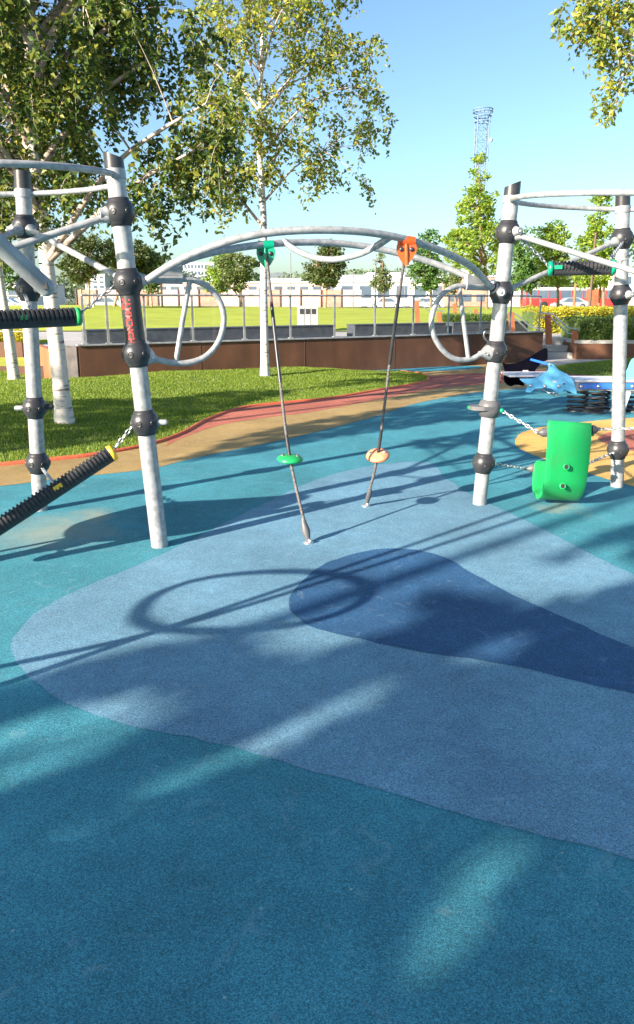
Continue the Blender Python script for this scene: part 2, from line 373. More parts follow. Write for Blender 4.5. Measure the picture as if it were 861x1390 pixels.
sheet('far_teal_strip', gz([(430, 505), (520, 504.5), (600, 503.5), (650, 500), (650, 497), (600, 497.5), (520, 499), (430, 500)], 3), .006, DTEAL)
sheet('yellow_patch', rag(gz([(700, 600), (706, 589), (735, 580), (790, 573), (861, 567), (1000, 560), (1300, 580), (1300, 660), (1000, 680), (900, 670), (830, 652), (800, 643), (765, 632), (725, 618), (704, 608)])), .002, YELR)
sheet('salmon_patch', gz([(812, 596), (825, 588), (861, 582), (950, 575), (1050, 590), (1000, 620), (900, 618), (861, 613), (830, 605)]), .004, REDR)
sheet('grey_path', [G(690, 497), G(1100, 497), Vector((14, 22, 0)), Vector((5.9, 20.6, 0)), Vector((5.6, 19.6, 0))], .012, M['paving'])

# lawn mound with red rubber edging
edge_px = [(-260, 655), (-120, 643), (0, 632), (60, 626), (130, 618), (200, 605), (245, 590), (285, 569), (330, 554), (390, 547), (450, 541), (520, 529), (562, 522), (582, 516), (572, 508), (540, 504)]
edge = gz(edge_px, 6, False)
mound_poly = edge + [WB.lerp(WA, .62) - WN * .02, WA - WN * .02, WA - WD * .7 - WN * .02, Vector((-6, 14.6, 0)), Vector((-14, 14.6, 0)), Vector((-14, 9, 0))]
def sdist(px, py, poly):
    p = np.array([(q[0], q[1]) for q in poly]); a = p; b = np.roll(p, -1, 0); inside = np.zeros(px.shape, bool); d = np.full(px.shape, 1e9)
    for i in range(len(a)):
        ax, ay = a[i]; bx, by = b[i]
        t = np.clip(((px - ax) * (bx - ax) + (py - ay) * (by - ay)) / ((bx - ax) ** 2 + (by - ay) ** 2 + 1e-12), 0, 1)
        d = np.minimum(d, np.hypot(px - ax - t * (bx - ax), py - ay - t * (by - ay)))
        c = ((ay > py) != (by > py)) & (px < (bx - ax) * (py - ay) / (by - ay + 1e-12) + ax); inside ^= c
    return np.where(inside, d, -d)
def dist_line(px, py, line):
    d = np.full(px.shape, 1e9)
    for a, b in zip(line, line[1:]):
        t = np.clip(((px - a[0]) * (b[0] - a[0]) + (py - a[1]) * (b[1] - a[1])) / ((b[0] - a[0]) ** 2 + (b[1] - a[1]) ** 2 + 1e-12), 0, 1)
        d = np.minimum(d, np.hypot(px - a[0] - t * (b[0] - a[0]), py - a[1] - t * (b[1] - a[1])))
    return d
def mound(name, poly, line, hmax, reach, label, blades, bl, x0, x1, y0, y1, step=.12):
    xs = np.arange(x0, x1, step); ys = np.arange(y0, y1, step); gx, gy = np.meshgrid(xs, ys)
    def hgt(a, b):
        s = sdist(a, b, poly); d = dist_line(a, b, line)
        t = np.clip(d / reach, 0, 1); h = hmax * (t * t * (3 - 2 * t)) + .03 * np.sin(a * 1.7) * np.cos(b * 1.3) * t
        return np.where(s > -.03, h + .01, -.12), s
    z, s = hgt(gx, gy)
    v = np.stack([gx.ravel(), gy.ravel(), z.ravel()], 1); nx, ny = len(xs), len(ys)
    i = np.arange(nx * ny).reshape(ny, nx); f = np.stack([i[:-1, :-1].ravel(), i[:-1, 1:].ravel(), i[1:, 1:].ravel(), i[1:, :-1].ravel()], 1)
    keep = (s.ravel()[f] > -.3).any(1); o = np_mesh(name, v, f[keep], M['soil'], None, True); o['kind'] = 'structure'
    n = blades; bx = rng.uniform(x0, x1, n * 3); by = rng.uniform(y0, y1, n * 3); bz, bs = hgt(bx, by)
    k = np.where(bs > .01)[0][:n]; bx, by, bz = bx[k], by[k], bz[k]; n = len(k)
    a = rng.uniform(0, 2 * PI, n); w = rng.uniform(.003, .007, n) * (1 + by / 18); 
    clump = np.array([mnoise.noise(Vector((x * 1.6, y * 1.6, 0))) for x, y in zip(bx, by)])
    h = bl * rng.uniform(.5, 1.2, n) * (1 + .5 * clump); lx = rng.normal(0, .4, n) * h; ly = rng.normal(0, .4, n) * h
    p0 = np.stack([bx - np.cos(a) * w, by - np.sin(a) * w, bz - .01], 1); p1 = np.stack([bx + np.cos(a) * w, by + np.sin(a) * w, bz - .01], 1); p2 = np.stack([bx + lx, by + ly, bz + h], 1)
    vv = np.stack([p0, p1, p2], 1).reshape(-1, 3); ff = np.arange(n * 3).reshape(-1, 3)
    g = np_mesh('grass', vv, ff, M['grass']); g['kind'] = 'stuff'; g['label'] = label; g['category'] = 'grass'
mound('lawn_mound', mound_poly, edge, .17, 3.0, 'short green grass covering the low mound between the red edging and the rusty wall', 260000, .030, -9.5, 3, 6, 18)
ed = MB(); ed.tube([p + Vector((0, 0, .0)) for p in edge], .035, 8); ed.build('rubber_edging', M['curb']); 
tag(bpy.data.objects['rubber_edging'], 'low red rubber edging curving along the front of the lawn mound', 'edging')
rl = [G(748, 501), G(775, 508), G(820, 511), G(880, 514), G(1100, 520), G(1100, 492), G(880, 491), G(800, 492), G(765, 496)]
rlc = catmull(rl, 5, True)
mound('lawn_patch', rlc, rlc + [rlc[0]], .18, 1.5, 'short grass on the small lawn in front of the hedge planter at the right', 50000, .03, 5.5, 14, 14.5, 19.5)

# terrace (the raised park level) and everything it carries
R0 = Vector((6.05, 21.6, 0))
te = MB(); poly = [(-60, 17.45), (-6.75, 17.45), (-5.0, 14.2), (WA + WN * .12)[:2], (WB + WN * .12)[:2], (6.05, 21.6), (7.0, 21.6), (7.0, 20.3), (60, 20.3), (90, 60), (90, 92), (-90, 92), (-90, 17.45)]
te.prism([Vector((p[0], p[1], TZ / 2)) for p in poly], (0, 0, TZ)); o = te.build('terrace_ground', M['paving']); struct(o)
# far park lawn as a gentle rise on the terrace
xs = np.linspace(-60, 26, 120); ys = np.linspace(25.6, 80, 90); gx, gy = np.meshgrid(xs, ys)
hz = .62 * np.exp(-((gy - 46) / 13) ** 2) * (1 - .3 * np.exp(-((gx - 5) / 6) ** 2)) + .04 * np.sin(gx * .3) + TZ + .05
hz = np.where(gy < 27, TZ + .03, hz)
# path gap
v = np.stack([gx.ravel(), gy.ravel(), hz.ravel()], 1); i = np.arange(len(xs) * len(ys)).reshape(len(ys), len(xs))
f = np.stack([i[:-1, :-1].ravel(), i[:-1, 1:].ravel(), i[1:, 1:].ravel(), i[1:, :-1].ravel()], 1)
struct(np_mesh('park_lawn', v, f, M['farlawn'], None, True))
sheet('road', [(-200, 92.5), (200, 92.5), (200, 112), (-200, 112)], .3, M['asphalt'])

# ------------------------------------------------------------------ rusty steel walls and planters
def wpt(px, off=0.):                                       # point on the wall line seen in picture column px
    r = ray(px, 500); a = WA + WN * off
    den = r[0] * WD.y - r[1] * WD.x; t = (a.x * WD.y - a.y * WD.x) / den; return Vector((r[0] * t, r[1] * t, 0))
wallT = thing('corten_wall', 'long brown weathering steel retaining wall behind the lawn mound', 'wall', WA)
w = MB(); w.wall([WA, WB], -.05, .75, .12)
o = w.build('wall_face', M['corten'], wallT)
c = MB(); c.wall([WA - WD * .02, WB + WD * .02], .751, .775, .18); c.build('coping', M['galv_old'], wallT)
c = MB()
for k in range(1, 5):
    q = WA.lerp(WB, k / 5) - WN * .062; c.box((q.x, q.y, .36), (.008, .006, .78), math.atan2(WD.y, WD.x))
c.build('panel_joint', M['brownpost'], wallT)
c = MB(); c.wall([(-5.03, 14.13), tuple((WA - WD * .01 - WN * .03)[:2])], -.05, .745, .07); c.build('end_plate', M['endplate'], wallT)
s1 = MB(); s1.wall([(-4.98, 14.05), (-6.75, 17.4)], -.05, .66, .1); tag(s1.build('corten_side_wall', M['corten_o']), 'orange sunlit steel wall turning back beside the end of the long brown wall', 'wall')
pl = thing('corten_planter', 'lower rusty steel planter tier with grass on top, left behind the white birches', 'planter', (-9.5, 15.1, 0))
s1 = MB(); s1.wall([(-5.35, 15.0), (-14, 15.0)], -.05, .27, .08); s1.build('front_panel', M['corten'], pl)
s1 = MB(); s1.box((-9.9, 16.2, .22), (8.6, 2.25, .1)); s1.build('turf', M['farlawn'], pl)
pl = thing('corten_planter', 'upper rusty steel planter tier left behind the white birches', 'planter', (-9.5, 17.4, 0))
s1 = MB(); s1.wall([(-6.85, 17.38), (-14, 17.38)], .1, .62, .08); s1.build('front_panel', M['corten'], pl)
s1 = MB(); s1.box((-10.4, 18.4, .54), (7.0, 1.9, .08)); s1.build('turf', M['farlawn'], pl)
s1 = MB(); s1.wall([(7.02, 20.02), (24, 20.02)], 0, .42, .1); s1.wall([(7.02, 20.02), (6.95, 21.6)], 0, .42, .1)
pl = thing('corten_planter', 'rusty steel planter wall under the clipped hedge beside the steps', 'planter', (7, 20, 0)); s1.build('front_panel', M['corten'], pl)
s1 = MB(); s1.box((15.5, 21.2, .36), (16.9, 2.2, .08)); s1.build('planting_soil', M['soil'], pl)
sg = thing('stone_steps', 'grey steps climbing between the end of the brown wall and the hedge planter', 'steps', (6.45, 20.4, 0))
for k in range(3):
    s1 = MB(); s1.box((6.48, 20.3 + .38 * k + .19, .083 * (2 * k + 1)), (.98, .40, .166 * 1), 0)
    if k: s1.box((6.48, 20.3 + .38 * k + .19, .083 * (2 * k + 1) / 2 - .05), (.97, .39, .083 * (2 * k + 1) - .07))
    s1.build('step', M['paving'], sg, .01)

# dark slate-clad low walls on the terrace
def tpt(px, off): return wpt(px, off)
for (a, b, lab) in ((118, 449, 'long dark slate-clad low wall behind the glass railing, left of the path gap'), (476, 597, 'dark slate-clad low wall right of the path gap, behind the glass railing'), (607, 704, 'short dark slate-clad low wall nearest the far handrails')):
    A_, B_ = tpt(a, 4.6), tpt(b, 4.6)
    s1 = MB(); s1.wall([A_, B_], TZ, .84, .45); t = thing('slate_wall', lab, 'wall', (A_.x, A_.y, TZ)); s1.build('cladding', M['slate'], t)
    s1 = MB(); s1.wall([A_ - WD * .02, B_ + WD * .02], .841, .862, .49); s1.build('coping', M['slate'], t)

# glass railing on the wall
rail = thing('glass_railing', 'stainless railing with clear glass panes along the top of the brown wall', 'railing', (WA.x, WA.y, .775))
RZ = 1.66
cols_px = [118, 150, 200, 264, 333, 395, 454, 508, 559, 606, 649, 689, 728]
pp = [wpt(x, .03) for x in cols_px]
for q in pp:
    s1 = MB(); s1.beam((q.x, q.y, .79), (q.x, q.y, RZ - .015), .045, .02, (WN.x, WN.y, 0)); s1.box((q.x, q.y, .785), (.11, .09, .018), math.atan2(WD.y, WD.x)); s1.build('post', M['galv_old'], rail)
s1 = MB(); s1.tube([(pp[0].x, pp[0].y, RZ), (pp[-1].x, pp[-1].y, RZ)], .021, 8); s1.build('handrail', M['galv_old'], rail)
for a, b in zip(pp, pp[1:]):
    d = (b - a).normalized(); a2, b2 = a + d * .05, b - d * .05
    s1 = MB(); s1.wall([a2, b2], .81, 1.52, .01); s1.build('pane', M['glass'], rail)
# left railing beyond the corner
rail2 = thing('glass_railing', 'short stainless railing standing on the upper planter tier at far left', 'railing', (-9, 17.6, .62))
q0 = [Vector((x, 17.6, 0)) for x in (-11.5, -9.6, -8.1, -6.62)] + [Vector((-4.9, 14.35, 0))]
for q in q0:
    s1 = MB(); s1.beam((q.x, q.y, .5), (q.x, q.y, RZ), .045, .02); s1.build('post', M['galv_old'], rail2)
s1 = MB(); s1.tube([(q.x, q.y, RZ) for q in q0], .021, 8)
s1.build('handrail', M['galv_old'], rail2)
s1 = MB()
for z in (.85, 1.05, 1.25, 1.45): s1.tube([(q.x, q.y, z) for q in q0], .006, 6)
s1.build('cable', M['steel'], rail2)

# litter bins
bx_ = P(418, 430, 25.5)
bn = thing('litter_bin', 'pale grey triple recycling bin with three dark slots on the lawn edge', 'litter bin', (bx_.x, 25.5, TZ))
s1 = MB(); s1.box((bx_.x, 25.5, .93), (.70, .5, .86)); s1.build('bin_body', M['bin'], bn, .01)
for k in (-1, 0, 1):
    s1 = MB(); s1.box((bx_.x + k * .2, 25.24, 1.18), (.13, .02, .17)); s1.build('slot', M['black'], bn)
    s1 = MB(); s1.box((bx_.x + k * .2, 25.245, .93), (.10, .01, .16)); s1.build('notice', M['lilac'], bn)
for k in (-.5, .5):
    s1 = MB(); s1.box((bx_.x + k * .2, 25.245, .9), (.012, .006, .8)); s1.build('door_seam', M['slate'], bn)

# stair handrails
def handrail(label, pxs, top_px, low_px, Y):
    t = thing('stair_handrail', label, 'handrail', P(pxs[0][0], 460, Y), 'rusty posts with steel stair rails')
    for (x, y0, y1) in pxs:
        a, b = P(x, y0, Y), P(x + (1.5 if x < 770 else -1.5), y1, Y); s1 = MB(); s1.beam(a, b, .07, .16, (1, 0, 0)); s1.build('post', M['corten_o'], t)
    for pts in (top_px, low_px):
        s1 = MB(); s1.tube([P(x, y, Y) for x, y in pts], .022, 8); s1.build('rail', M['steel'], t)
handrail('stair handrail with two rusty posts right above the grey steps', [(744, 427, 467), (781, 449, 487)], [(736, 425), (750, 426), (771, 445), (786, 447)], [(736, 431), (749, 432), (771, 452), (785, 454)], 20.4)
handrail('pale stair rail between the grey steps and the end of the brown wall', [(694, 424, 450)], [(690, 425), (702, 427), (720, 443), (740, 448)], [(690, 431), (702, 434), (720, 451), (740, 456)], 21.9)
handrail('rusty-post handrail beyond the slate walls, in line with the round loop', [(566, 408, 442), (596, 424, 442)], [(562, 408), (575, 408), (592, 421), (602, 423)], [(562, 415), (575, 416), (590, 428), (600, 430)], 27.)
handrail('small rusty-post handrail just right of the vertical loop strut, far behind', [(617, 412, 432), (646, 420, 436)], [(612, 414), (625, 415), (642, 424), (655, 425)], [(612, 420), (625, 421), (642, 430), (655, 431)], 33.)

# ------------------------------------------------------------------ climbing frame
class Post:
    def __init__(s, base_px, top_px, Y1=None, base=None, top=None):
        s.b = Vector(base) if base is not None else G(*base_px); s.t = Vector(top) if top is not None else P(*top_px, Y1 or s.b.y)
        s.d = (s.t - s.b).normalized()
    def at(s, py):
        lo, hi = 0., 1.3
        for _ in range(40):
            m = (lo + hi) / 2
            if proj(s.b.lerp(s.t, m))[1] > py: lo = m
            else: hi = m
        return s.b.lerp(s.t, lo)
    def z(s, z): return s.b + (s.t - s.b) * ((z - s.b.z) / (s.t.z - s.b.z))
PR = .055; BR = .086
FL = Post((217, 741), (153, 205)); BL = Post((55, 692), (30, 232)); RF = Post((651, 684), (697, 245)); RB = Post((838, 660), (846, 262))
def third(a, b):                                          # third corner of the triangle, on the camera side, away from the middle
    m = (a + b) / 2; d = b - a; q = Vector((d.y, -d.x, 0)).normalized() * d.length * .866
    if q.y > 0: q = -q
    return m + q
TLb = third(FL.b, BL.b); TRb = third(RF.b, RB.b)
TL = Post(None, None, base=TLb, top=TLb + Vector((-.12, -.05, 2.45))); TR = Post(None, None, base=TRb, top=TRb + Vector((.16, -.05, 2.42)))
frame = thing('playground_climber', 'large galvanised climbing frame of leaning posts, black ball joints and arched tubes', 'climbing frame', (.1, 5.2, 0))

def post(p, balls, cap_py=None, slant=True, sleeve=None, label=None):
    s1 = MB(); top = p.at(cap_py) if cap_py else p.z(2.33)
    s1.tube([p.b - p.d * .05, p.b.lerp(top, .5), top], PR, 20); po = s1.build('post', M['galv'], frame)
    # cap, cut at a slant
    x, y, z = s1.frame(p.d); s1 = MB(); n = 20; L = (p.t - top).length; r = PR + .003; v = []
    for k in range(n):
        w = 2 * PI * k / n; v.append(top - p.d * .02 + (x * math.cos(w) + y * math.sin(w)) * r)
    for k in range(n):
        w = 2 * PI * k / n; q = (1 if p.t.x > 0 else -1) * math.cos(w); v.append(top + p.d * (L * (.72 + .28 * q if slant else 1)) + (x * math.cos(w) + y * math.sin(w)) * (r * .97))
    s1.add(v, [(k, (k + 1) % n, n + (k + 1) % n, n + k) for k in range(n)], True); s1.add(v[n:], [tuple(range(n))]); s1.build('cap', M['black'], po)
    for c in balls:
        c = p.at(c) if not isinstance(c, Vector) else c
        s1 = MB(); R_ = BR
        prof = [(-R_ * .93, PR + .001), (-R_ * .93, PR + .006)] + [(-R_ * 1.06 * math.cos(a), R_ * 1.04 * math.sin(a)) for a in [.80 + (PI - 1.6) * k / 12 for k in range(13)]] + [(R_ * .93, PR + .006), (R_ * .93, PR + .001)]
        s1.lathe(c, p.d, prof, 28)
        x, y, z = s1.frame(p.d)
        s2 = s1
        for k in range(6):
            w = 2 * PI * (k + .3) / 6; dr = (x * math.cos(w) + y * math.sin(w)).normalized()
            s2.lathe(c + dr * (R_ * .99), dr, [(-.01, .019), (.005, .019), (.007, .015), (.001, .012), (.001, .001)], 14)
        s2.build('ball_joint', M['black'], po)
    return po
poFL = post(FL, [288, 383, 480, 573], 224)
poBL = post(BL, [308, 393, 553, 628], 252, False)
poR = post(RF, [315, 397, 477, 628], 262)
poRB = post(RB, [324, 400, 610], 283, False)
poTL = post(TL, [TL.z(2.05), TL.z(1.6), TL.z(.35)])
poTR = post(TR, [TR.z(2.05), TR.z(1.6), TR.z(.78)])
# black sleeve with red lettering
a, b = FL.at(398), FL.at(466); s1 = MB(); s1.tube([a, b], PR + .006, 24); sl = s1.build('sleeve', M['black'], frame)
def lettering(txt, org, right, up, size, m, parent, name, spacing=1.0, bold=.0):
    cu = bpy.data.curves.new(name, 'FONT'); cu.body = txt; cu.size = size; cu.align_x = 'CENTER'; cu.align_y = 'CENTER'; cu.extrude = .0006; cu.offset = bold; cu.space_character = spacing
    tmp = bpy.data.objects.new('tmp', cu); col.objects.link(tmp); dg = bpy.context.evaluated_depsgraph_get()
    me = bpy.data.meshes.new_from_object(tmp.evaluated_get(dg)); bpy.data.objects.remove(tmp)
    right = Vector(right).normalized(); up = Vector(up).normalized(); nrm = right.cross(up); return me, right, up, nrm
def curved_text(txt, axis_c, down, rad, face, size, parent, lat=0.):
    """text running down a cylinder: characters advance along `down`, wrapped round the cylinder"""
    me, *_ = lettering(txt, None, (1, 0, 0), (0, 1, 0), size, None, None, 'lettering', 1.02, .0012)
    d = Vector(down).normalized(); f = Vector(face); f = (f - d * f.dot(d)).normalized(); side = f.cross(d)   # picture left/right round the tube
    base = ORG[parent.name]
    for v in me.vertices:
        al, ac, out = v.co.x, v.co.y + lat, v.co.z
        th = ac / rad; q = axis_c + d * al + (f * math.cos(th) + side * math.sin(th)) * (rad + .001 + out)
        v.co = q - base
    me.materials.clear(); me.materials.append(M['redprint']); o = bpy.data.objects.new('lettering', me); col.objects.link(o); o.parent = parent; return o
mid = FL.at(437)
curved_text('JAMMINCH', FL.at(436), -FL.d, PR + .006, (-.18, -1, 0), .054, sl, .0)
curved_text('IIIII', FL.at(415), -FL.d, PR + .006, (-.95, -1, 0), .03, sl, .0)

def coneend(name, c, dr, l=.06, r0=.042, r1=.02, m='galv', parent=frame):
    s1 = MB(); s1.lathe(c + Vector(dr).normalized() * (BR * .8), dr, [(0, r0), (l * .35, r0 * .95), (l, r1), (l + .02, r1)], 14); return s1.build(name, M[m], parent)
def strut(a, b, r=.021, m='galv', name='diagonal_tube'):
    d = (b - a).normalized(); p0 = a + d * (BR + .03); p1 = b - d * (BR + .03)
    s1 = MB(); s1.tube([p0, p0.lerp(p1, .5), p1], r, 12); o = s1.build(name, M[m], frame)
    coneend('socket', a, d); coneend('socket', b, -d); return o
strut(FL.at(288), TL.z(1.62)); strut(BL.at(308), FL.at(383)); 
strut(RF.at(315), TR.z(1.6), .02); strut(RB.at(324), RF.at(397), .02)
strut(BL.at(308), TL.z(1.62), .02)
strut(BL.at(393), P(140, 372, 4.2) if False else BL.at(393) + Vector((.9, -1.0, .1)), .018) if False else None
# top rings through three posts
def ring(a, b, c, name='top_ring'):
    # circumscribed circle in the plane of the three points
    ab, ac = b - a, c - a; n = ab.cross(ac); ce = a + (n.cross(ab) * ac.length_squared + ac.cross(n) * ab.length_squared) / (2 * n.length_squared)
    u = (a - ce).normalized(); w = n.normalized().cross(u); R_ = (a - ce).length
    s1 = MB(); s1.tube([ce + (u * math.cos(2 * PI * k / 72) + w * math.sin(2 * PI * k / 72)) * R_ for k in range(72)], .019, 12, True); return s1.build(name, M['galv'], frame)
rz_l = FL.at(237); rz_r = RF.at(271)
ring(rz_l, BL.at(263), TL.z(rz_l.z - .07)); ring(rz_r, RB.at(284), TR.z(rz_r.z - .10))
for p, y in ((FL, 237), (BL, 263), (RF, 271), (RB, 284)):
    s1 = MB(); c = p.at(y); s1.tube([c - p.d * .025, c + p.d * .025], PR + .006, 20); s1.build('ring_collar', M['galv_old'], frame)
# fat slanting tube end at the far left
s1 = MB(); pA = P(-60, 278, 3.6); pB = P(70, 397, 3.9); dr = (pB - pA).normalized(); s1.tube([pA, pB - dr * .03], .045, 18); s1.ball(pB - dr * .03, .045, dr, 18, 8, .8); s1.build('slanting_pole', M['galv_old'], frame)
s1 = MB(); q = P(66, 389, 3.875) + Vector((0, -.05, .0)); s1.prism([q + Vector((.012, 0, .02)), q + Vector((.016, 0, -.012)), q + Vector((-.012, 0, -.014))], (0, .02, 0)); s1.build('pole_slot', M['black'], frame)
# pegs on low joints
def peg(c, dr, l=.07, r=.019, m='galv_old'):
    dr = Vector(dr).normalized(); s1 = MB(); s1.lathe(c + dr * BR * .9, dr, [(0, r * .95), (.01, r), (l - .01, r), (l, r * .7)], 14); s1.build('peg', M[m], frame)
peg(FL.at(573), (1, -.15, .02)); peg(BL.at(553), (-1, -.1, -.02)); peg(BL.at(553), (1, .1, .05), .06, .022, 'black')
# wedge foothold round the right post
c = RF.at(553); s1 = MB(); s1.lathe(c, RF.d, [(-.075, PR + .002), (-.07, .07), (-.02, .088), (.02, .085), (.055, .07), (.06, PR + .002)], 24); s1.build('collar', M['greyplastic'], frame)
s1 = MB(); s1.prism([c + Vector((x, y, 0)) for x, y in ((.02, -.085), (-.06, -.095), (-.15, -.05), (-.165, 0), (-.15, .05), (-.06, .095), (.02, .085))], (0, 0, .03), True); s1.build('foot_plate', M['greyplastic'], frame, .006)
s1 = MB(); s1.box(c + Vector((-.16, 0, 0)), (.012, .05, .02)); s1.build('edge_mark', M['green'], frame)

# arch: two tubes that spread apart in the middle
JA = FL.at(383); JB = RF.at(397)
def arc_pt(px, py, off=0.):
    u = (px - 173) / (682 - 173); Y = JA.y + u * (JB.y - JA.y)
    for _ in range(8):
        p = P(px, py, Y); uu = (p.x - JA.x) / (JB.x - JA.x); n = off * math.sin(PI * max(0, min(1, uu))); Y = JA.y + uu * (JB.y - JA.y) + n
    return P(px, py, Y)
OF = .38
front = catmull([arc_pt(x, y, -OF) for x, y in ((200, 380), (225, 364), (262, 345), (315, 326), (372, 315), (440, 312), (505, 316), (560, 327), (605, 343), (640, 362), (664, 386))], 8)
back = catmull([arc_pt(x, y, OF) for x, y in ((204, 377), (232, 362), (270, 347), (325, 336), (380, 330), (440, 329), (500, 335), (555, 347), (600, 361), (638, 377), (662, 390))], 8)
s1 = MB(); s1.tube(front, .024, 14); s1.build('arch_tube', M['galv'], frame)
s1 = MB(); s1.tube(back, .024, 14); s1.build('arch_tube', M['galv'], frame)
link = catmull([arc_pt(385, 326, OF), arc_pt(398, 337, OF * .8), arc_pt(425, 349, OF * .4), arc_pt(455, 352, 0), arc_pt(488, 345, -OF * .4), arc_pt(512, 333, -OF * .8), arc_pt(529, 321, -OF)], 8)
s1 = MB(); s1.tube(link, .021, 12); s1.build('hanging_grip', M['galv'], frame)
s1 = MB(); s1.beam(arc_pt(510, 335, -OF * .8), arc_pt(533, 319, -OF), .02, .045, (0, 0, 1)); s1.build('grip_plate', M['galv_old'], frame)
# sleeves and gussets
for (x0, y0, x1, y1, J) in ((207, 378, 247, 379, JA), (667, 389, 632, 388, JB)):
    a, b = arc_pt(x0, y0), arc_pt(x1, y1); s1 = MB(); s1.tube([a, b], .030, 16); s1.build('sleeve_tube', M['galv_old'], frame)
    s1 = MB(); up = Vector((0, 0, 1)); s1.prism([a + up * .02, b + up * .02, b + up * .085], ((b - a).cross(up).normalized() * .05)); s1.build('gusset', M['galv_old'], frame)
    d = (a - J).normalized(); s1 = MB(); s1.lathe(J + d * BR * .7, d, [(0, .05), (.02, .046), ((a - J).length - BR * .7 - .02, .022), ((a - J).length - BR * .7, .022)], 16); s1.build('socket', M['galv_old'], frame)
# loops
for pts, st, jx, jy, post_ in (([(243, 379), (262, 380), (283, 390), (299, 410), (304, 435), (297, 463), (280, 483), (257, 492), (233, 492), (210, 487)], [(258, 380), (248, 435), (239, 490)], 183, 480, FL),
                        ([(636, 388), (618, 389), (600, 400), (589, 420), (586, 440), (592, 462), (606, 480), (622, 488), (640, 487), (654, 480)], [(624, 390), (630, 440), (636, 486)], 671, 477, RF)):
    lp = catmull([arc_pt(x, y) for x, y in pts], 8); s1 = MB(); s1.tube(lp, .0195, 12); s1.build('side_loop', M['galv'], frame)
    s1 = MB(); s1.tube([arc_pt(x, y) for x, y in st], .0165, 12); s1.build('loop_strut', M['galv'], frame)
    c = post_.at(jy); e = arc_pt(*pts[-1]); d = (e - c).normalized(); s1 = MB(); L = (e - c).length
    s1.lathe(c + d * BR * .6, d, [(0, .062), (.03, .055), (L - BR * .6, .024), (L - BR * .6 + .02, .022)], 16); s1.build('socket', M['galv_old'], frame)
    s1 = MB()
    for k in (-.25, .3): s1.ball(c + d * (BR * 1.15 + k * .05) + Vector((0, -.05, k * .03)), .009)
    s1.build('socket_bolt', M['bolt'], frame)
# eye sockets where tubes meet the upper joints
for c, dr in ((FL.at(288), (-.8, -.5, -.1)), (RF.at(315), (.5, -.8, 0)), (BL.at(308), (-.9, -.35, -.2)), (FL.at(288), (-1, .0, 0)), (RB.at(400), (.4, -.9, 0)), (JB, (-.25, -1, 0))):
    coneend('socket', c, dr, .035, .04, .026)
    s1 = MB(); d = Vector(dr).normalized(); s1.ball(c + d * (BR * .8 + .055), .012); s1.build('socket_bolt', M['bolt'], frame)

# ------------------------------------------------------------------ chains, logs, belt
def chain_mb(a, b, s1=None, pitch=.036, r=.0048, sag=0.):
    s1 = s1 or MB(); a, b = Vector(a), Vector(b); n = max(2, int((b - a).length / pitch)); prev = None
    pts = [a.lerp(b, k / n) - Vector((0, 0, sag * 4 * (k / n) * (1 - k / n))) for k in range(n + 1)]
    for k in range(n):
        c = (pts[k] + pts[k + 1]) / 2; d = (pts[k + 1] - pts[k]).normalized(); x, y, z = s1.frame(d)
        w = k * PI / 2 + .5; s_ = x * math.cos(w) + y * math.sin(w); hl = pitch * .5 + .004; hw = .0105
        lp = [c + d * (hl * math.cos(t) * (1.0)) + s_ * (hw * math.sin(t)) for t in [2 * PI * j / 10 for j in range(10)]]
        s1.tube(lp, r, 6, True)
    return s1
def log(label, a, b, chains, ringm, tagm, group='black ribbed hanging logs', rib_up=(0, 0, 1), tagpos=.6):
    a, b = Vector(a), Vector(b); d = (b - a).normalized(); L = (b - a).length
    t = thing('hanging_log', label, 'hanging log', (a + b) / 2, group)
    n = int(L / .026); prof = [(0, .02), (0, .036)]
    for k in range(1, n):
        h = L * k / n; prof += [(h - .008, .036), (h - .006, .047), (h + .006, .047), (h + .008, .036)]
    prof += [(L, .036), (L, .02)]
    s1 = MB(); s1.lathe(a, d, prof, 20, False); s1.build('ribbed_grip', M['rubber'], t)
    s1 = MB(); off = Vector((0, 0, -.028)); s1.tube([a + off + d * .01, b + off - d * .01], .034, 16); s1.build('core_tube', M['black'], t)
    for e, sgn in ((a, 1), (b, -1)):
        s1 = MB(); s1.lathe(e - d * .012 * sgn + Vector((0, 0, -.008)), d * sgn, [(0, .02), (0, .052), (.03, .054), (.032, .03)], 20); s1.build('end_ring', M[ringm], t)
    s1 = MB(); q = a.lerp(b, tagpos); x, y, z = s1.frame(d); s1.beam(q - d * .028 + Vector((0, -.05, .0)), q + d * .028 + Vector((0, -.05, .0)), .006, .028, (0, 0, 1)); s1.build('tag', M[tagm], t)
    for p, q in chains:
        s1 = chain_mb(p, q); s1.build('chain', M['chain'], t)
    return t
# left lower
e1 = P(152, 613, 4.60); e0 = P(-40, 738, 4.15)
log('black ribbed log with yellow end ring hanging low beside the left front post', e0, e1, [(e1, FL.at(576) + Vector((-.07, -.03, 0))), (P(78, 662, 4.43), BL.at(634) + Vector((.05, -.05, 0))), (e0, TL.z(.35))], 'yellow', 'yellow', tagpos=.62)
# left upper
e1 = P(105, 428, 4.45); e0 = P(-60, 434, 4.05)
log('black ribbed log with green end ring hanging at eye level left of the lettered post', e0, e1, [(e1, FL.at(387) + Vector((-.075, -.03, 0))), (P(44, 427, 4.3), BL.at(400) + Vector((0, -.07, 0))), (e0, TL.z(1.55))], 'green', 'green', tagpos=.56)
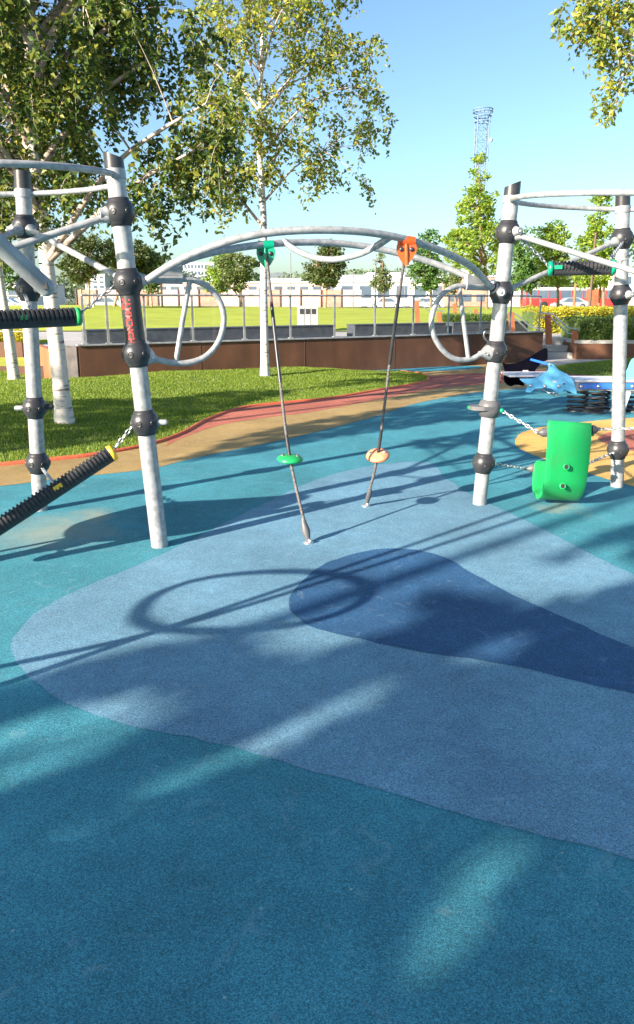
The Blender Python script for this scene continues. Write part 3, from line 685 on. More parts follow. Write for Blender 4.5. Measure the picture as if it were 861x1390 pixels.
# right upper
e0 = P(747, 363, 5.75); e1 = P(834, 361, 5.65)
log('black ribbed log with green end rings hanging between the two right posts', e0, e1, [(e0, RF.at(320) + Vector((.09, -.03, -.01))), (P(830, 350, 5.67), RB.at(330) + Vector((-.03, -.09, 0))), (e1, P(900, 318, 5.3))], 'dkgreen', 'dkgreen', tagpos=.1)
s1 = MB(); s1.tube([BL.at(393) + Vector((.07, -.05, 0)), BL.at(393) + Vector((.22, -.16, .0))], .022, 12); s1.build('stub_tube', M['galv_old'], frame)

belt = thing('rubber_belt', 'bright green curved belt seat slung low on chains between the right posts', 'belt seat', P(765, 680, 5.6))
# profile of the band in picture terms at its left edge, then swept along the band's width
Y0, Y1 = 5.42, 5.92
prof = catmull([P(747, 588, Y0 + .035), P(746, 577, Y0 + .03), P(744, 574, Y0), P(744, 590, Y0 - .015), P(743, 615, Y0 - .005), P(741, 640, Y0 + .02), P(739, 657, Y0 + .05), P(735, 670, Y0 + .13), P(729, 674, Y0 + .24), P(724, 664, Y0 + .34), P(724, 645, Y0 + .42), P(725, 632, Y0 + .45), P(728, 627, Y0 + .47), P(731, 630, Y0 + .47), P(732, 638, Y0 + .46)], 5)
wv = (P(803, 578, Y0 + .04) - P(744, 574, Y0))
th = .017; s1 = MB(); n = len(prof); v = []
nrm = []
for i in range(n):
    tg = (prof[min(i + 1, n - 1)] - prof[max(i - 1, 0)]).normalized(); nrm.append(wv.cross(tg).normalized())
W_ = 8
for sd in (0, 1):
    for j in range(W_ + 1):
        for i in range(n): v.append(prof[i] + wv * (j / W_) * (1 - .10 * i / n) + nrm[i] * (th if sd else -th))
f = []
def ix(sd, j, i): return sd * (W_ + 1) * n + j * n + i
for j in range(W_):
    for i in range(n - 1):
        f.append((ix(0, j, i), ix(0, j + 1, i), ix(0, j + 1, i + 1), ix(0, j, i + 1))); f.append((ix(1, j, i), ix(1, j, i + 1), ix(1, j + 1, i + 1), ix(1, j + 1, i)))
for i in range(n - 1):
    f.append((ix(0, 0, i), ix(0, 0, i + 1), ix(1, 0, i + 1), ix(1, 0, i))); f.append((ix(0, W_, i), ix(1, W_, i), ix(1, W_, i + 1), ix(0, W_, i + 1)))
for j in range(W_):
    f.append((ix(0, j, 0), ix(1, j, 0), ix(1, j + 1, 0), ix(0, j + 1, 0))); f.append((ix(0, j, n - 1), ix(0, j + 1, n - 1), ix(1, j + 1, n - 1), ix(1, j, n - 1)))
s1.add(v, f, True); bo = s1.build('band', M['green'], belt); bvm = bo.modifiers.new('bevel', 'BEVEL'); bvm.width = .004; bvm.limit_method = 'ANGLE'; bvm.angle_limit = 1.2; bvm.segments = 2
for (x, y, Y) in ((769, 634, Y0 - .005), (764, 660, Y0 + .035)):
    c = P(x, y, Y); s1 = MB(); s1.lathe(c + Vector((0, .004, 0)), (0, -1, .25), [(.008, .017), (.014, .018), (.015, .021), (.009, .025)], 20); hl_ = s1.build('drain_hole', M['green'], belt)
    s1 = MB(); s1.lathe(c + Vector((0, .004, 0)), (0, -1, .25), [(-.004, .0175), (.011, .0175)], 20); s1.build('hole_shade', M['black'], hl_)  # black disc stands in for the shade inside the hole
ta, tb = P(738, 587, Y0 + .02), P(806, 583, Y0 + .06); la, lb = P(722, 636, Y0 + .46), P(790, 630, Y0 + .47)
for a, b in ((ta, tb), (la, lb)):
    d = (b - a).normalized()
    for e, g_ in ((a, -1), (b, 1)):
        s1 = MB(); s1.lathe(e - d * g_ * .02, d * g_, [(0, .034), (.025, .034), (.045, .022), (.055, .014), (.07, .014)], 18); s1.build('end_bush', M['greyplastic'], belt)
for a, b in ((RF.at(556) + Vector((.085, -.04, -.0)), ta + Vector((-.04, 0, 0))), (tb + Vector((.04, 0, 0)), TR.z(.78)), (RF.at(629) + Vector((.08, -.02, 0)), la + Vector((-.04, 0, 0))), (lb + Vector((.04, 0, 0)), RB.at(613) + Vector((-.07, -.05, 0)))):
    s1 = chain_mb(a, b); s1.build('chain', M['chain'], belt)
s1 = MB(); s1.ball(RF.at(556) + Vector((.085, -.05, -.0)), .018); s1.build('chain_stud', M['dkgreen'], belt)
s1 = MB(); s1.ball(RF.at(629) + Vector((.08, -.03, 0)), .014); s1.ball(RB.at(613) + Vector((-.06, -.06, 0)), .014); s1.build('chain_bolt', M['bolt'], belt)

# climbing ropes with clamp and foothold
def rope(label, base_px, top, mid_px, fh_px, mcl, mfh, tilt, bow):
    b = G(*base_px); t = thing('climbing_rope', label, 'climbing rope', b, 'ropes hanging from the arch')
    m = P(*mid_px, b.y + (top.y - b.y) * .5); fu = (b.z + .0); 
    def YL(f): return b.y + (top.y - b.y) * f
    fh = P(*fh_px, YL(.27)); pts = catmull([b + Vector((0, 0, .03)), fh, m, top], 10)
    s1 = MB(); s1.tube(pts, .0105, 10); s1.build('rope', M['rope'], t)
    for k in (.35, .62, .72):
        i = int(len(pts) * k); s1 = MB(); s1.tube(pts[i:i + 4], .0122, 10); s1.build('splice_band', M['black'], t)
    ax = (pts[5] - pts[0]).normalized()
    s1 = MB(); s1.lathe(b + Vector((0, 0, .01)), ax, [(0, .012), (.02, .016), (.07, .03 if mfh == 'green' else .02), (.13, .02), (.16, .0125)], 16); s1.build('ferrule', M['greyplastic'], t)
    s1 = MB(); s1.lathe(b, (0, 0, 1), [(0, .035), (.008, .035), (.01, .012), (.03, .010)], 16); s1.ball(b + Vector((.012, -.02, .02)), .013); s1.build('ground_anchor', M['steel'], t)
    dd = Vector(tilt).normalized(); f_ = MB(); f_.lathe(fh, dd, [(-.024, .03), (-.022, .06), (-.012, .082), (0, .088), (.010, .084), (.020, .062), (.026, .03)], 28); fo = f_.build('foothold', M[mfh], t)
    f_ = MB(); f_.lathe(fh, dd, [(-.006, .087), (-.003, .0905), (.0, .087)], 28); f_.build('seam', M['dkgreen' if mfh == 'green' else 'orange'], fo)
    x, y, z = f_.frame(dd); f_ = MB()
    for s_ in (-1, 1): f_.lathe(fh + x * .05 * s_, dd, [(.018, .013), (.030, .012), (.034, .006)], 12)
    f_.build('foothold_bolt', M['bolt' if mfh != 'green' else 'greyplastic'], fo)
    # clamp: heart-shaped plate over the tube
    T = top; pl_ = [(-.062, .0), (-.064, -.03), (-.054, -.065), (-.032, -.10), (-.008, -.125), (.008, -.125), (.032, -.10), (.054, -.065), (.064, -.03), (.062, .0), (.03, .015), (-.03, .015)]
    cl = MB(); cl.prism([T + Vector((x_, -.0, z_)) for x_, z_ in pl_], (0, .035, 0)); co = cl.build('clamp', M[mcl], t, .006)
    cl = MB(); tv = (Vector((1, .21, 0))).normalized(); sl_ = bow; tv = Vector((tv.x, tv.y, sl_)).normalized()
    c0 = T + Vector((0, 0, .024)); cl.tube([c0 - tv * .052, c0 + tv * .052], .033, 18); cl.build('saddle', M[mcl], co)
    cl = MB(); cl.tube([T + Vector((-.004, -.02, .005)), T + Vector((0, -.022, -.06)), T + Vector((.004, -.012, -.128))], [.010, .012, .015], 12); cl.build('rib', M[mcl], co)
    cl = MB()
    for s_ in (-1, 1): cl.ball(T + Vector((.034 * s_, -.02, -.03)), .016, (0, -1, 0), 14, 8, .6)
    cl.build('clamp_bolt', M['black'], co)
tp1 = arc_pt(361, 338, OF); tp2 = arc_pt(552, 332, -OF)
rope('climbing rope with green heart clamp and green disc foothold', (419, 737), tp1, (379, 505), (394, 623), 'dkgreen', 'green', (.05, -.08, 1), .02)
rope('climbing rope with orange heart clamp and salmon disc foothold', (497, 687), tp2, (531, 480), (513, 618), 'orange', 'salmon', (-.12, -.42, 1), -.12)

# slim ringed pole pair just outside the left edge: its shadow lies in the foreground
gB0 = G(748, 675); PB = Vector((gB0.x, gB0.y, 0)) - SD * (2.42 * SL)
perp = Vector((-SD.y, SD.x, 0))
def cast(px, py):
    s = G(px, py) - PB; h = s.dot(SD) / SL; return PB + perp * s.dot(perp) + Vector((0, 0, h))
pf = thing('ring_pole', 'slim steel pole pair carrying a round grab ring left of the camera', 'climbing pole', PB)
B1 = [cast(x, y) for x, y in ((0, 930), (205, 860), (480, 767), (748, 675))]; s1 = MB(); s1.tube([Vector((B1[0].x, B1[0].y, 0))] + B1[:], .021, 12); s1.build('pole', M['galv'], pf)
A1 = [cast(x, y) for x, y in ((0, 905), (205, 860), (430, 793), (640, 726), (790, 676))]; s1 = MB(); s1.tube([Vector((A1[0].x, A1[0].y, 0))] + catmull(A1, 5), .021, 12); s1.build('pole', M['galv'], pf)
ringpts = [cast(x, y) for x, y in ((190, 832), (205, 853), (260, 857), (345, 853), (420, 843), (480, 823), (505, 803), (490, 787), (430, 776), (350, 777), (270, 787), (215, 805))]
# keep the ring level at one height: place each point under the sun line at z = 1.3
rp = []
for x, y in ((190, 834), (207, 850), (260, 856), (345, 854), (420, 845), (478, 826), (504, 805), (488, 788), (430, 777), (350, 777), (270, 787), (213, 808)):
    g0 = G(x, y); z_ = 1.3; rp.append(Vector((g0.x, g0.y, 0)) - SD * (z_ * SL) + Vector((0, 0, z_)))
s1 = MB(); s1.tube(catmull(rp, 5, True), .024, 12, True); s1.build('grab_ring', M['galv'], pf)

# leaf-shaped climbing board hung on the off-side of the left tower
Q = Vector((-2.75, 4.05, 0))
def castQ(px, py):
    s = G(px, py) - Q; return Q + perp * s.dot(perp) + Vector((0, 0, s.dot(SD) / SL))
out = [castQ(x, y) for x, y in ((89, 727), (93, 718), (112, 708), (169, 692), (220, 683), (306, 678), (400, 672), (420, 676), (358, 697), (286, 719), (204, 731), (153, 734), (102, 736))]
s1 = MB(); s1.prism(catmull(out, 4, True), SD * .03); cb = thing('climbing_board', 'leaf-shaped green climbing board left of the left tower', 'climbing board', Q); s1.build('board', M['green'], cb)
s1 = MB(); s1.tube([out[0] + Vector((0, 0, -out[0].z)), out[6]], .02); s1.build('support_pole', M['galv'], cb)

# ------------------------------------------------------------------ spring seesaw
SY = 10.6; FY = 11.25
ss = thing('spring_seesaw', 'spring seesaw with sky-blue dolphin seat and black whale panel', 'seesaw', G(820, 560))
def zp(x, y): return (670 + x / 4.508, 450 + y / 4.508)
dol = [(508, 377), (497, 330), (487, 298), (460, 268), (425, 247), (395, 232), (372, 205), (350, 193), (334, 199), (338, 218), (334, 238), (300, 258), (268, 280), (225, 288), (165, 290), (180, 308), (203, 322), (207, 338), (198, 362), (206, 371), (228, 370), (250, 352), (290, 346), (345, 346), (372, 360), (388, 371), (412, 369), (432, 354), (452, 362), (480, 374)]
def panel(pts, Y, th, m, name='dolphin_panel'):
    s1 = MB(); s1.prism(catmull([P(*zp(x, y), Y) for x, y in pts], 4, True), (0, th, 0)); return s1.build(name, M[m], ss, .004)
d1 = panel(dol, SY, .03, 'ltblue')
s1 = MB()
for x, y in ((228, 331), (314, 333), (402, 333)): s1.lathe(P(*zp(x, y), SY - .015), (0, -1, 0), [(0, .026), (.012, .024), (.018, .012)], 14)
s1.lathe(P(*zp(347, 203), SY - .015), (0, -1, 0), [(0, .02), (.01, .018), (.014, .01)], 12); s1.build('panel_bolt', M['bolt'], d1)
s1 = MB(); s1.ball(P(*zp(433, 320), SY - .016), .013, (0, -1, 0), 12, 8, .5); s1.build('eye', M['black'], d1)
s1 = MB(); e_ = [P(*zp(x, y), SY - .017) for x, y in ((358, 304), (372, 298), (392, 304), (378, 316))]; s1.prism(e_, (0, .004, 0)); s1.build('pale_mark', M['lilac'], d1)
orca = [(56, 190), (75, 196), (105, 197), (155, 190), (200, 168), (240, 146), (285, 118), (322, 101), (330, 125), (328, 172), (303, 184), (284, 200), (262, 228), (250, 250), (262, 262), (285, 264), (240, 270), (170, 266), (110, 264), (80, 258), (66, 225)]
o2 = panel(orca, FY, .03, 'navy', 'whale_panel')
panel([(68, 268), (95, 263), (150, 280), (186, 318), (182, 332), (150, 326), (125, 327), (105, 334), (78, 320), (66, 295)], FY - .25, .03, 'navy', 'whale_panel')
s1 = MB()
for k in range(4):
    q = P(*zp(183 + k * 9, 241), FY - .018); s1.box(q, (.014, .003, .022))
s1.build('white_print', M['white'], o2)
s1 = MB(); s1.tube([P(*zp(232, 172), FY - .04), P(*zp(348, 203), SY)], .02, 10); s1.build('handle_bar', M['blue'], ss)
s1 = MB(); q1 = P(*zp(225, 272), SY + .05); q2 = P(*zp(395, 270), SY + .05); s1.prism([q1 + Vector((-.3, .0, 0)), q2, q2 + Vector((0, .5, 0)), q1 + Vector((-.3, .5, 0))], (0, 0, .03)); s1.build('seat_board', M['lilac'], ss)
s1 = MB(); s1.tube([P(*zp(245, 350), SY + .1), P(*zp(300, 352), SY + .1), P(*zp(345, 378), SY + .1), P(*zp(382, 390), SY - .1)], .014, 8); s1.tube([P(*zp(368, 374), SY - .12), P(*zp(395, 380), SY - .05)], .012, 8); s1.build('footrest', M['steel'], ss)
s1 = MB(); s1.tube([P(*zp(60, 250), FY - .5), P(*zp(38, 285), FY - .5), P(*zp(60, 308), FY - .5)], .011, 8); s1.build('grab_handle', M['salmon'], ss)
# beam
xa, xb = P(*zp(500, 330), SY).x, 6.2
zt, zb = P(*zp(600, 308), SY).z, P(*zp(600, 362), SY).z
s1 = MB(); s1.box(((xa + xb) / 2, SY + .27, zt + .014), (xb - xa, .60, .028)); s1.box((xa - .28, SY + .27, zt + .016), (.62, .3, .02)); s1.build('deck', M['lilac'], ss)
s1 = MB(); s1.box(((xa + xb) / 2, SY + .27, (zt + zb) / 2 - .002), (xb - xa, .5, zt - zb)); s1.build('beam_core', M['galv_old'], ss)
s1 = MB(); s1.box(((xa + xb) / 2 + .02, SY - .0, (zt + zb) / 2 + .004), (xb - xa - .08, .024, (zt - zb) * .68)); bp_ = s1.build('side_panel', M['blue'], ss, .004)
s1 = MB()
k = 0; x_ = P(*zp(537, 330), SY).x
while x_ < xb: s1.lathe((x_, SY - .012, (zt + zb) / 2), (0, -1, 0), [(0, .025), (.01, .023), (.016, .01)], 14); x_ += .245
s1.build('panel_bolt', M['bolt'], bp_)
def spring(c, r, z0, z1, turns, m='rubber'):
    s1 = MB(); n = turns * 14; s1.tube([Vector((c[0] + r * math.cos(2 * PI * k / 14), c[1] + r * math.sin(2 * PI * k / 14), z0 + (z1 - z0) * k / n)) for k in range(n + 1)], .017, 7); s1.build('coil_spring', M[m], ss)
for (px, Y) in ((784, 10.75), (809, 10.6), (816, 11.0), (864, 10.7)):
    c = P(px, 540, Y); spring((c.x, Y), .125 if px != 784 else .14, .03, zb, 4)
s1 = MB()
for (px, Y) in ((784, 10.75), (809, 10.6), (816, 11.0), (864, 10.7)):
    c = P(px, 540, Y); s1.lathe((c.x, Y, 0), (0, 0, 1), [(0, .17), (.02, .17), (.03, .10)], 18)
s1.build('spring_base', M['black'], ss)
q = P(836, 540, 10.7); s1 = MB(); s1.prism([Vector((q.x - .14, 10.5, .02)), Vector((q.x + .05, 10.5, .02)), Vector((q.x + .12, 10.5, zb)), Vector((q.x + .02, 10.5, zb))], (0, .06, 0)); s1.build('stop_plate', M['lilac'], ss)
far = [P(848, 515, SY), P(853, 500, SY), P(861, 486, SY), P(880, 492, SY), P(905, 505, SY), P(915, 525, SY), P(890, 522, SY), P(865, 519, SY)]
s1 = MB(); s1.prism(catmull(far, 4, True), (0, .03, 0)); s1.build('dolphin_panel', M['ltblue'], ss, .004)

# small steel post with curled bracket in front of the wall
q = P(664, 487, 18.4); dk = thing('steel_bracket_post', 'thin pale steel post with curled bracket and dark top before the brown wall', 'post', (q.x, 18.2, 0))
s1 = MB(); s1.tube([(q.x + .04, 18.2, 0), (q.x + .04, 18.2, .78)], .025, 8); s1.build('stem', M['steel'], dk)
s1 = MB(); s1.tube(catmull([P(674, 449, 18.2), P(660, 449, 18.2), P(657, 456, 18.2), P(661, 463, 18.2), P(667, 466, 18.2)], 5), .022, 8); s1.build('curled_bracket', M['steel'], dk)
s1 = MB(); s1.box(P(664, 446.5, 18.2), (.34, .16, .04)); s1.build('top_pad', M['black'], dk, .01)

# ------------------------------------------------------------------ foliage
def leaves_np(cen, size, droop=.6, aspect=.62, fold=.25):
    n = len(cen); s = size * rng.uniform(.6, 1.35, n)
    az = rng.uniform(0, 2 * PI, n); dz = -droop + rng.normal(0, .55, n)
    d = np.stack([np.cos(az), np.sin(az), dz], 1); d /= np.linalg.norm(d, axis=1)[:, None]
    r = rng.normal(size=(n, 3)); w = np.cross(d, r); w /= np.linalg.norm(w, axis=1)[:, None] + 1e-9; nr = np.cross(d, w)
    b = cen; tip = cen + d * s[:, None]; m = cen + d * (s * .42)[:, None]
    L = m + w * (s * aspect / 2)[:, None] + nr * (s * fold * .5)[:, None]; R = m - w * (s * aspect / 2)[:, None] + nr * (s * fold * .5)[:, None]
    v = np.stack([b, R, tip, L], 1).reshape(-1, 3); i = np.arange(n)[:, None] * 4
    f = np.concatenate([i + np.array([[0, 1, 2]]), i + np.array([[0, 2, 3]])], 0); return v, f
def clumps(ells, n, fill=.35):
    out = []; vol = np.array([e[1][0] * e[1][1] * e[1][2] for e in ells]); pr = vol / vol.sum()
    for _ in range(n):
        e = ells[rng.choice(len(ells), p=pr)]; u = rng.normal(size=3); u /= np.linalg.norm(u); r = rng.uniform(fill, 1) ** (1 / 2.)
        out.append((np.array(e[0]) + u * r * np.array(e[1]), e))
    return out
def tree(label, base, trunk_pts, ells, nclump, nleaf, leaf, mleaf, mbark, mlimb, tr0, tr1, cr=.35, strands=0, slen=.5, name='birch_tree', group=None, limbs=14, droop=.6, fill=.3, cat='tree', extra=None, limbr=.03):
    base = Vector(base); t = thing(name, label, cat, base, group)
    tp = catmull([base + Vector(p) for p in trunk_pts], 6); N = len(tp)
    s1 = MB(); s1.tube(tp, [tr0 + (tr1 - tr0) * (k / (N - 1)) ** .9 + (tr0 * .25 * max(0, 1 - k / 2.5)) for k in range(N)], 14); trunk = s1.build('trunk', mbark, t)
    E = [(np.array(base[:]) + np.array(c), r) for c, r in ells]
    cl = clumps(E, nclump, fill)
    if extra: cl += [(np.array(c), None) for c in extra]
    tops = [p for p in tp if p.z > tp[-1].z * .30 + base.z * .7]
    s1 = MB(); lim = []
    idx = rng.choice(len(cl), min(limbs, len(cl)), replace=False)
    for i in idx:
        c = Vector(cl[i][0]); 
        cand = [p for p in tops if p.z < c.z + .1] or [tops[0]]
        want = c.z - (Vector((c.x - base.x, c.y - base.y)).length) * .9; s0 = min(cand, key=lambda p: abs(p.z - want))
        mid = s0.lerp(c, .5) + Vector((rng.normal(0, .06), rng.normal(0, .06), .10 + .05 * (c - s0).length)); ps = catmull([s0, mid, c], 5)
        k_ = limbr * min(1.5, (c - s0).length / 1.6 + .3); s1.tube(ps, [k_ * (1 - .8 * j / (len(ps) - 1)) for j in range(len(ps))], 6); lim.append(ps)
    nod = np.array([p[:] for ps in lim for p in ps]) if lim else None
    # twigs to every other clump
    for c, _ in cl:
        if nod is not None:
            j = np.argmin(((nod - c) ** 2).sum(1)); a = Vector(nod[j]); c = Vector(c)
            if (c - a).length > .08: s1.tube(catmull([a, a.lerp(c, .5) + Vector((0, 0, .05)), c], 3), [.010 * (limbr / .03), .008, .007, .005, .004, .004, .003], 4, cap=False)
    pts = []; per = max(1, nleaf // len(cl))
    for c, _ in cl:
        if strands:
            for _s in range(strands):
                d = rng.normal(size=3); d[2] *= .3; d /= np.linalg.norm(d); L = slen * rng.uniform(.5, 1.4); m = max(2, per // strands)
                tt = (np.arange(m) + rng.uniform(0, 1, m)) / m
                st = c + np.clip(rng.normal(0, cr * .4, 3), -cr * .7, cr * .7)
                arc = st + d * (L * .5 * np.sin(tt * 1.3))[:, None]; arc[:, 2] -= L * tt ** 1.6
                pts.append(arc + rng.normal(0, leaf * .45, (m, 3)))
                if rng.random() < .7:
                    q = [Vector(st + d * L * .5 * math.sin(x * 1.3) - np.array([0, 0, L * x ** 1.6])) for x in (0, .33, .66, 1)]
                    s1.tube(q, [.004, .003, .0025, .002], 3, cap=False)
        else:
            u = rng.normal(size=(per, 3)); u /= np.linalg.norm(u, axis=1)[:, None]; rr = cr * rng.uniform(.45, 1.35) * rng.uniform(.15, 1, per) ** .7
            pts.append(c + u * rr[:, None] * np.array([1, 1, .75]))
    s1.build('limbs', mlimb, t)
    v, f = leaves_np(np.concatenate(pts), leaf, droop); np_mesh('crown', v, f, mleaf, t)
    return t

# big dark birch at the left, on the mound
b1 = G(88, 577); b1 = P(88, 575, b1.y - .4)
tree('largest birch, dark drooping crown over a white trunk on the mound behind the left tower', b1 - Vector((0, 0, .08)), [(0, 0, 0), (-.02, 0, 1), (-.07, .02, 2.2), (-.1, 0, 3.2), (0, 0, 4.6), (.05, 0, 6.4)],
     [((-.9, 0, 4.6), (2.2, 1.7, 1.75)), ((.7, -.2, 4.4), (1.15, 1.3, 1.5)), ((.2, 0, 6.3), (2.2, 1.7, 1.4))], 260, 62000, .074, M['lf_birch_shaded'], M['birch'], M['birchlimb'], .115, .03, .36, 5, .36, limbs=30, limbr=.035,
     extra=[P(x, y, Y)[:] for x, y, Y in ((215, 235, 8.3), (240, 225, 8.6), (262, 205, 8.4), (290, 195, 8.8), (310, 160, 8.6), (190, 250, 8.2), (300, 100, 8.4), (280, 140, 8.2), (250, 170, 8.6), (225, 190, 8.8), (205, 265, 8.1), (270, 230, 8.8), (310, 215, 9.0), (20, 260, 8.5), (60, 255, 8.8), (5, 290, 8.3), (110, 250, 8.4), (130, 235, 9.0))])
# birch in the middle
b2 = P(360, 507, 14.3)
tree('slender birch with sunlit leaf colour, whose white trunk stands just left of the green-clamped rope', b2 - Vector((0, 0, .1)), [(0, 0, 0), (0, 0, 1.5), (.02, 0, 3.0), (-.03, 0, 4.2), (.05, 0, 6.), (.1, 0, 8.2)],
     [((.1, 0, 6.0), (1.5, 1.4, 1.7)), ((1.25, 0, 4.6), (1.1, 1.1, 1.35)), ((-.7, 0, 4.1), (1.1, 1.1, 1.2)), ((.2, 0, 8.), (1.5, 1.4, 1.3)), ((1.3, .2, 6.2), (.75, .8, .9))], 190, 21000, .08, M['lf_birch_lit'], M['birch'], M['birchlimb'], .085, .02, .38, 5, .33, limbs=30, fill=.12, limbr=.021)
b0 = P(21, 527, 13.3)
tree('thin white birch at the left edge, farther back than the largest birch', b0 - Vector((0, 0, .05)), [(0, 0, 0), (-.03, 0, 1), (-.1, 0, 2.2), (-.1, 0, 3.6), (-.1, 0, 5.5)],
     [((-.2, 0, 4.6), (1.8, 1.6, 1.7)), ((-.4, 0, 3.4), (1.4, 1.2, .8))], 90, 12000, .095, M['lf_birch_shaded'], M['birch'], M['birchlimb'], .11, .03, .35, 4, .5, limbs=20)
# overhanging birch at the upper right, trunk outside the frame
bt = Vector((6.6, 9.6, 0))
tree('overhanging birch reaching in from the upper right corner', bt, [(0, 0, 0), (0, 0, 2), (.1, 0, 4), (0, 0, 6), (0, 0, 8)],
     [((.2, 0, 6.4), (1.5, 1.5, 1.2)), ((.2, 0, 7.2), (1.8, 1.7, 1.2))], 80, 12000, 0.068, M['lf_birch_lit'], M['birch'], M['birchlimb'], .12, .03, .34, 4, .24, limbs=20,
     extra=[P(x, y - 18, 9.3)[:] for x, y in ((800, 20), (815, 45), (830, 20), (845, 60), (800, 60), (820, 85), (850, 95), (850, 25), (822, 8), (845, 135), (858, 75), (795, 35), (812, 30), (840, 40), (855, 10), (838, 85), (828, 60), (806, 12), (832, 148))])

# park trees farther back
def bgtree(label, px, crown, Y, kind, trunk_px, n=2600, leaf=.16, cr=.5, name='park_tree', extra_trunks=(), nc=None, tr=None):
    """crown: list of (cx, cy, rx, ry) in picture px at depth Y"""
    zb_ = TZ; b = Vector(((trunk_px - CX) / F * Y, Y, zb_)); ells = []; s = Y / F
    for cx, cy, rx, ry in crown:
        c = P(cx, cy, Y); ells.append(((c.x - b.x, 0, c.z - b.z), (rx * s, rx * s * .85, ry * s)))
    top = max(e[0][2] + e[1][2] * .5 for e in ells)
    ml, mb = {'lime': ('lf_lime', 'barkbrown'), 'mid': ('lf_mid', 'barkbrown'), 'pine': ('lf_pine', 'barkpine'), 'olive': ('lf_olive', 'barkbrown'), 'birch': ('lf_birch_lit', 'birch')}[kind]
    tr = tr or .09 * Y / 40
    topx = ells[0][0][0]
    return tree(label, b, [(0, 0, 0), (topx * .2, 0, top * .3), (topx * .7, 0, top * .6), (topx, 0, top)], ells, nc or max(40, n // 22), int(n * 1.6), leaf * 1.2, M[ml], M[mb], M[mb], tr, tr * .3, cr * .72, 0, name=name, limbs=10, droop=.2, fill=.25, group='park trees beyond the wall', limbr=.045)
bgtree('tall light green linden in front of the lattice mast', 652, [(648, 235, 13, 30), (648, 285, 28, 34), (648, 335, 44, 36)], 42, 'lime', 656, 5200, .15, .42)
bgtree('dark green round tree between the orange clamp and the right front post', 580, [(581, 345, 18, 32), (580, 370, 24, 22)], 52, 'mid', 582, 2600, .17, .5)
bgtree('thin pale conical tree behind the two ropes', 520, [(519, 362, 8, 18), (519, 380, 14, 16)], 60, 'olive', 519, 1300, .14, .4)
bgtree('spreading pine with forked orange trunk under the arch middle', 446, [(446, 352, 24, 20), (440, 372, 28, 16)], 45, 'pine', 441, 2600, .15, .5, 'pine_tree')
bgtree('loose pale pine behind the birch trunk, right of the left loop', 325, [(325, 362, 28, 18), (318, 382, 24, 12)], 46, 'olive', 331, 2300, .15, .5, 'pine_tree')
bgtree('bright green tree right behind the left loop', 300, [(303, 365, 20, 24), (292, 388, 16, 14)], 58, 'lime', 300, 2000, .18, .6)
bgtree('broad pine left of the lettered post', 125, [(122, 345, 36, 26), (105, 365, 26, 20)], 40, 'pine', 128, 4200, .13, .45, 'pine_tree')
bgtree('pine partly hidden behind the lettered post', 180, [(178, 352, 34, 24), (205, 360, 20, 18)], 43, 'pine', 160, 3800, .14, .45, 'pine_tree')
bgtree('small dark pine just right of the lettered post', 204, [(203, 372, 16, 24), (208, 350, 8, 12)], 47, 'mid', 206, 1700, .16, .5, 'pine_tree')
bgtree('light green tree between the right front post and the hanging log', 752, [(752, 325, 20, 24), (755, 360, 28, 26)], 46, 'lime', 750, 2800, .17, .45)
bgtree('dark green tree right behind the right front post', 716, [(716, 345, 18, 36), (712, 375, 22, 20)], 50, 'mid', 714, 2400, .18, .5)
bgtree('tall light green tree behind the right rear post', 812, [(814, 290, 12, 34), (812, 330, 24, 34), (806, 370, 26, 22)], 43, 'lime', 810, 4200, .16, .42)
bgtree('light green tree at the right edge behind the hedge', 880, [(886, 330, 26, 50)], 44, 'lime', 884, 2500, .17, .45)
bgtree('small tree at far left behind the thin birch', 8, [(2, 375, 30, 20), (-20, 350, 40, 30)], 48, 'mid', 4, 2400, .17, .5)
bgtree('pale shrubby tree between the linden and the round dark tree', 620, [(612, 385, 12, 12), (620, 372, 8, 12)], 62, 'olive', 615, 900, .17, .5)

def hedge(label, x0, x1, y0, y1, z0, z1, m, n, leaf, name='hedge', cat='hedge'):
    t = thing(name, label, cat, ((x0 + x1) / 2, (y0 + y1) / 2, z0))
    s1 = MB(); s1.box(((x0 + x1) / 2, (y0 + y1) / 2, (z0 + z1) / 2 - .06), (x1 - x0 - .2, y1 - y0 - .2, z1 - z0 - .12)); s1.build('dark_core', M['soil'], t)  # solid dark box filling the hedge behind its leaves
    x = rng.uniform(x0, x1, n); y = rng.uniform(y0, y1, n); z = z0 + (z1 - z0) * rng.uniform(0, 1, n)
    k = rng.random(n); top = k < .5; y = np.where(top, y, y0 + np.abs(rng.normal(0, .06, n))); 
    bumpz = np.array([.10 * mnoise.noise(Vector((a * 2.2, b * 2.2, 1))) + .05 * mnoise.noise(Vector((a * 7, b * 7, 1))) for a, b in zip(x, y)])
    bumpy = np.array([.14 * mnoise.noise(Vector((a * 2.5, b * 3, 5))) for a, b in zip(x, z)])
    z = np.where(top, z1 + bumpz - np.abs(rng.normal(0, .05, n)), z + bumpz * (z - z0) / (z1 - z0)); y = np.where(top, y, y - bumpy)
    v, f = leaves_np(np.stack([x, y, z], 1), leaf, -.2); np_mesh('foliage', v, f, m, t)
hedge('clipped green hedge above the rusty planter beside the steps', 7.1, 17, 20.35, 22.2, .38, 1.06, M['lf_hedge'], 26000, .06)
hedge('golden yellow hedge strip behind the clipped green hedge', 7.0, 20, 24.2, 26.2, TZ, 1.28, M['lf_yellow'], 22000, .07)
hedge('low green bushes between the far handrails', 5.0, 7.6, 30, 31.5, TZ, .95, M['lf_hedge'], 5000, .07, 'bush', 'bushes')
hedge('low golden shrub at the left edge on the upper planter', -8.6, -7.1, 18.0, 18.8, .55, .80, M['lf_yellow'], 2500, .06, 'bush', 'bush')

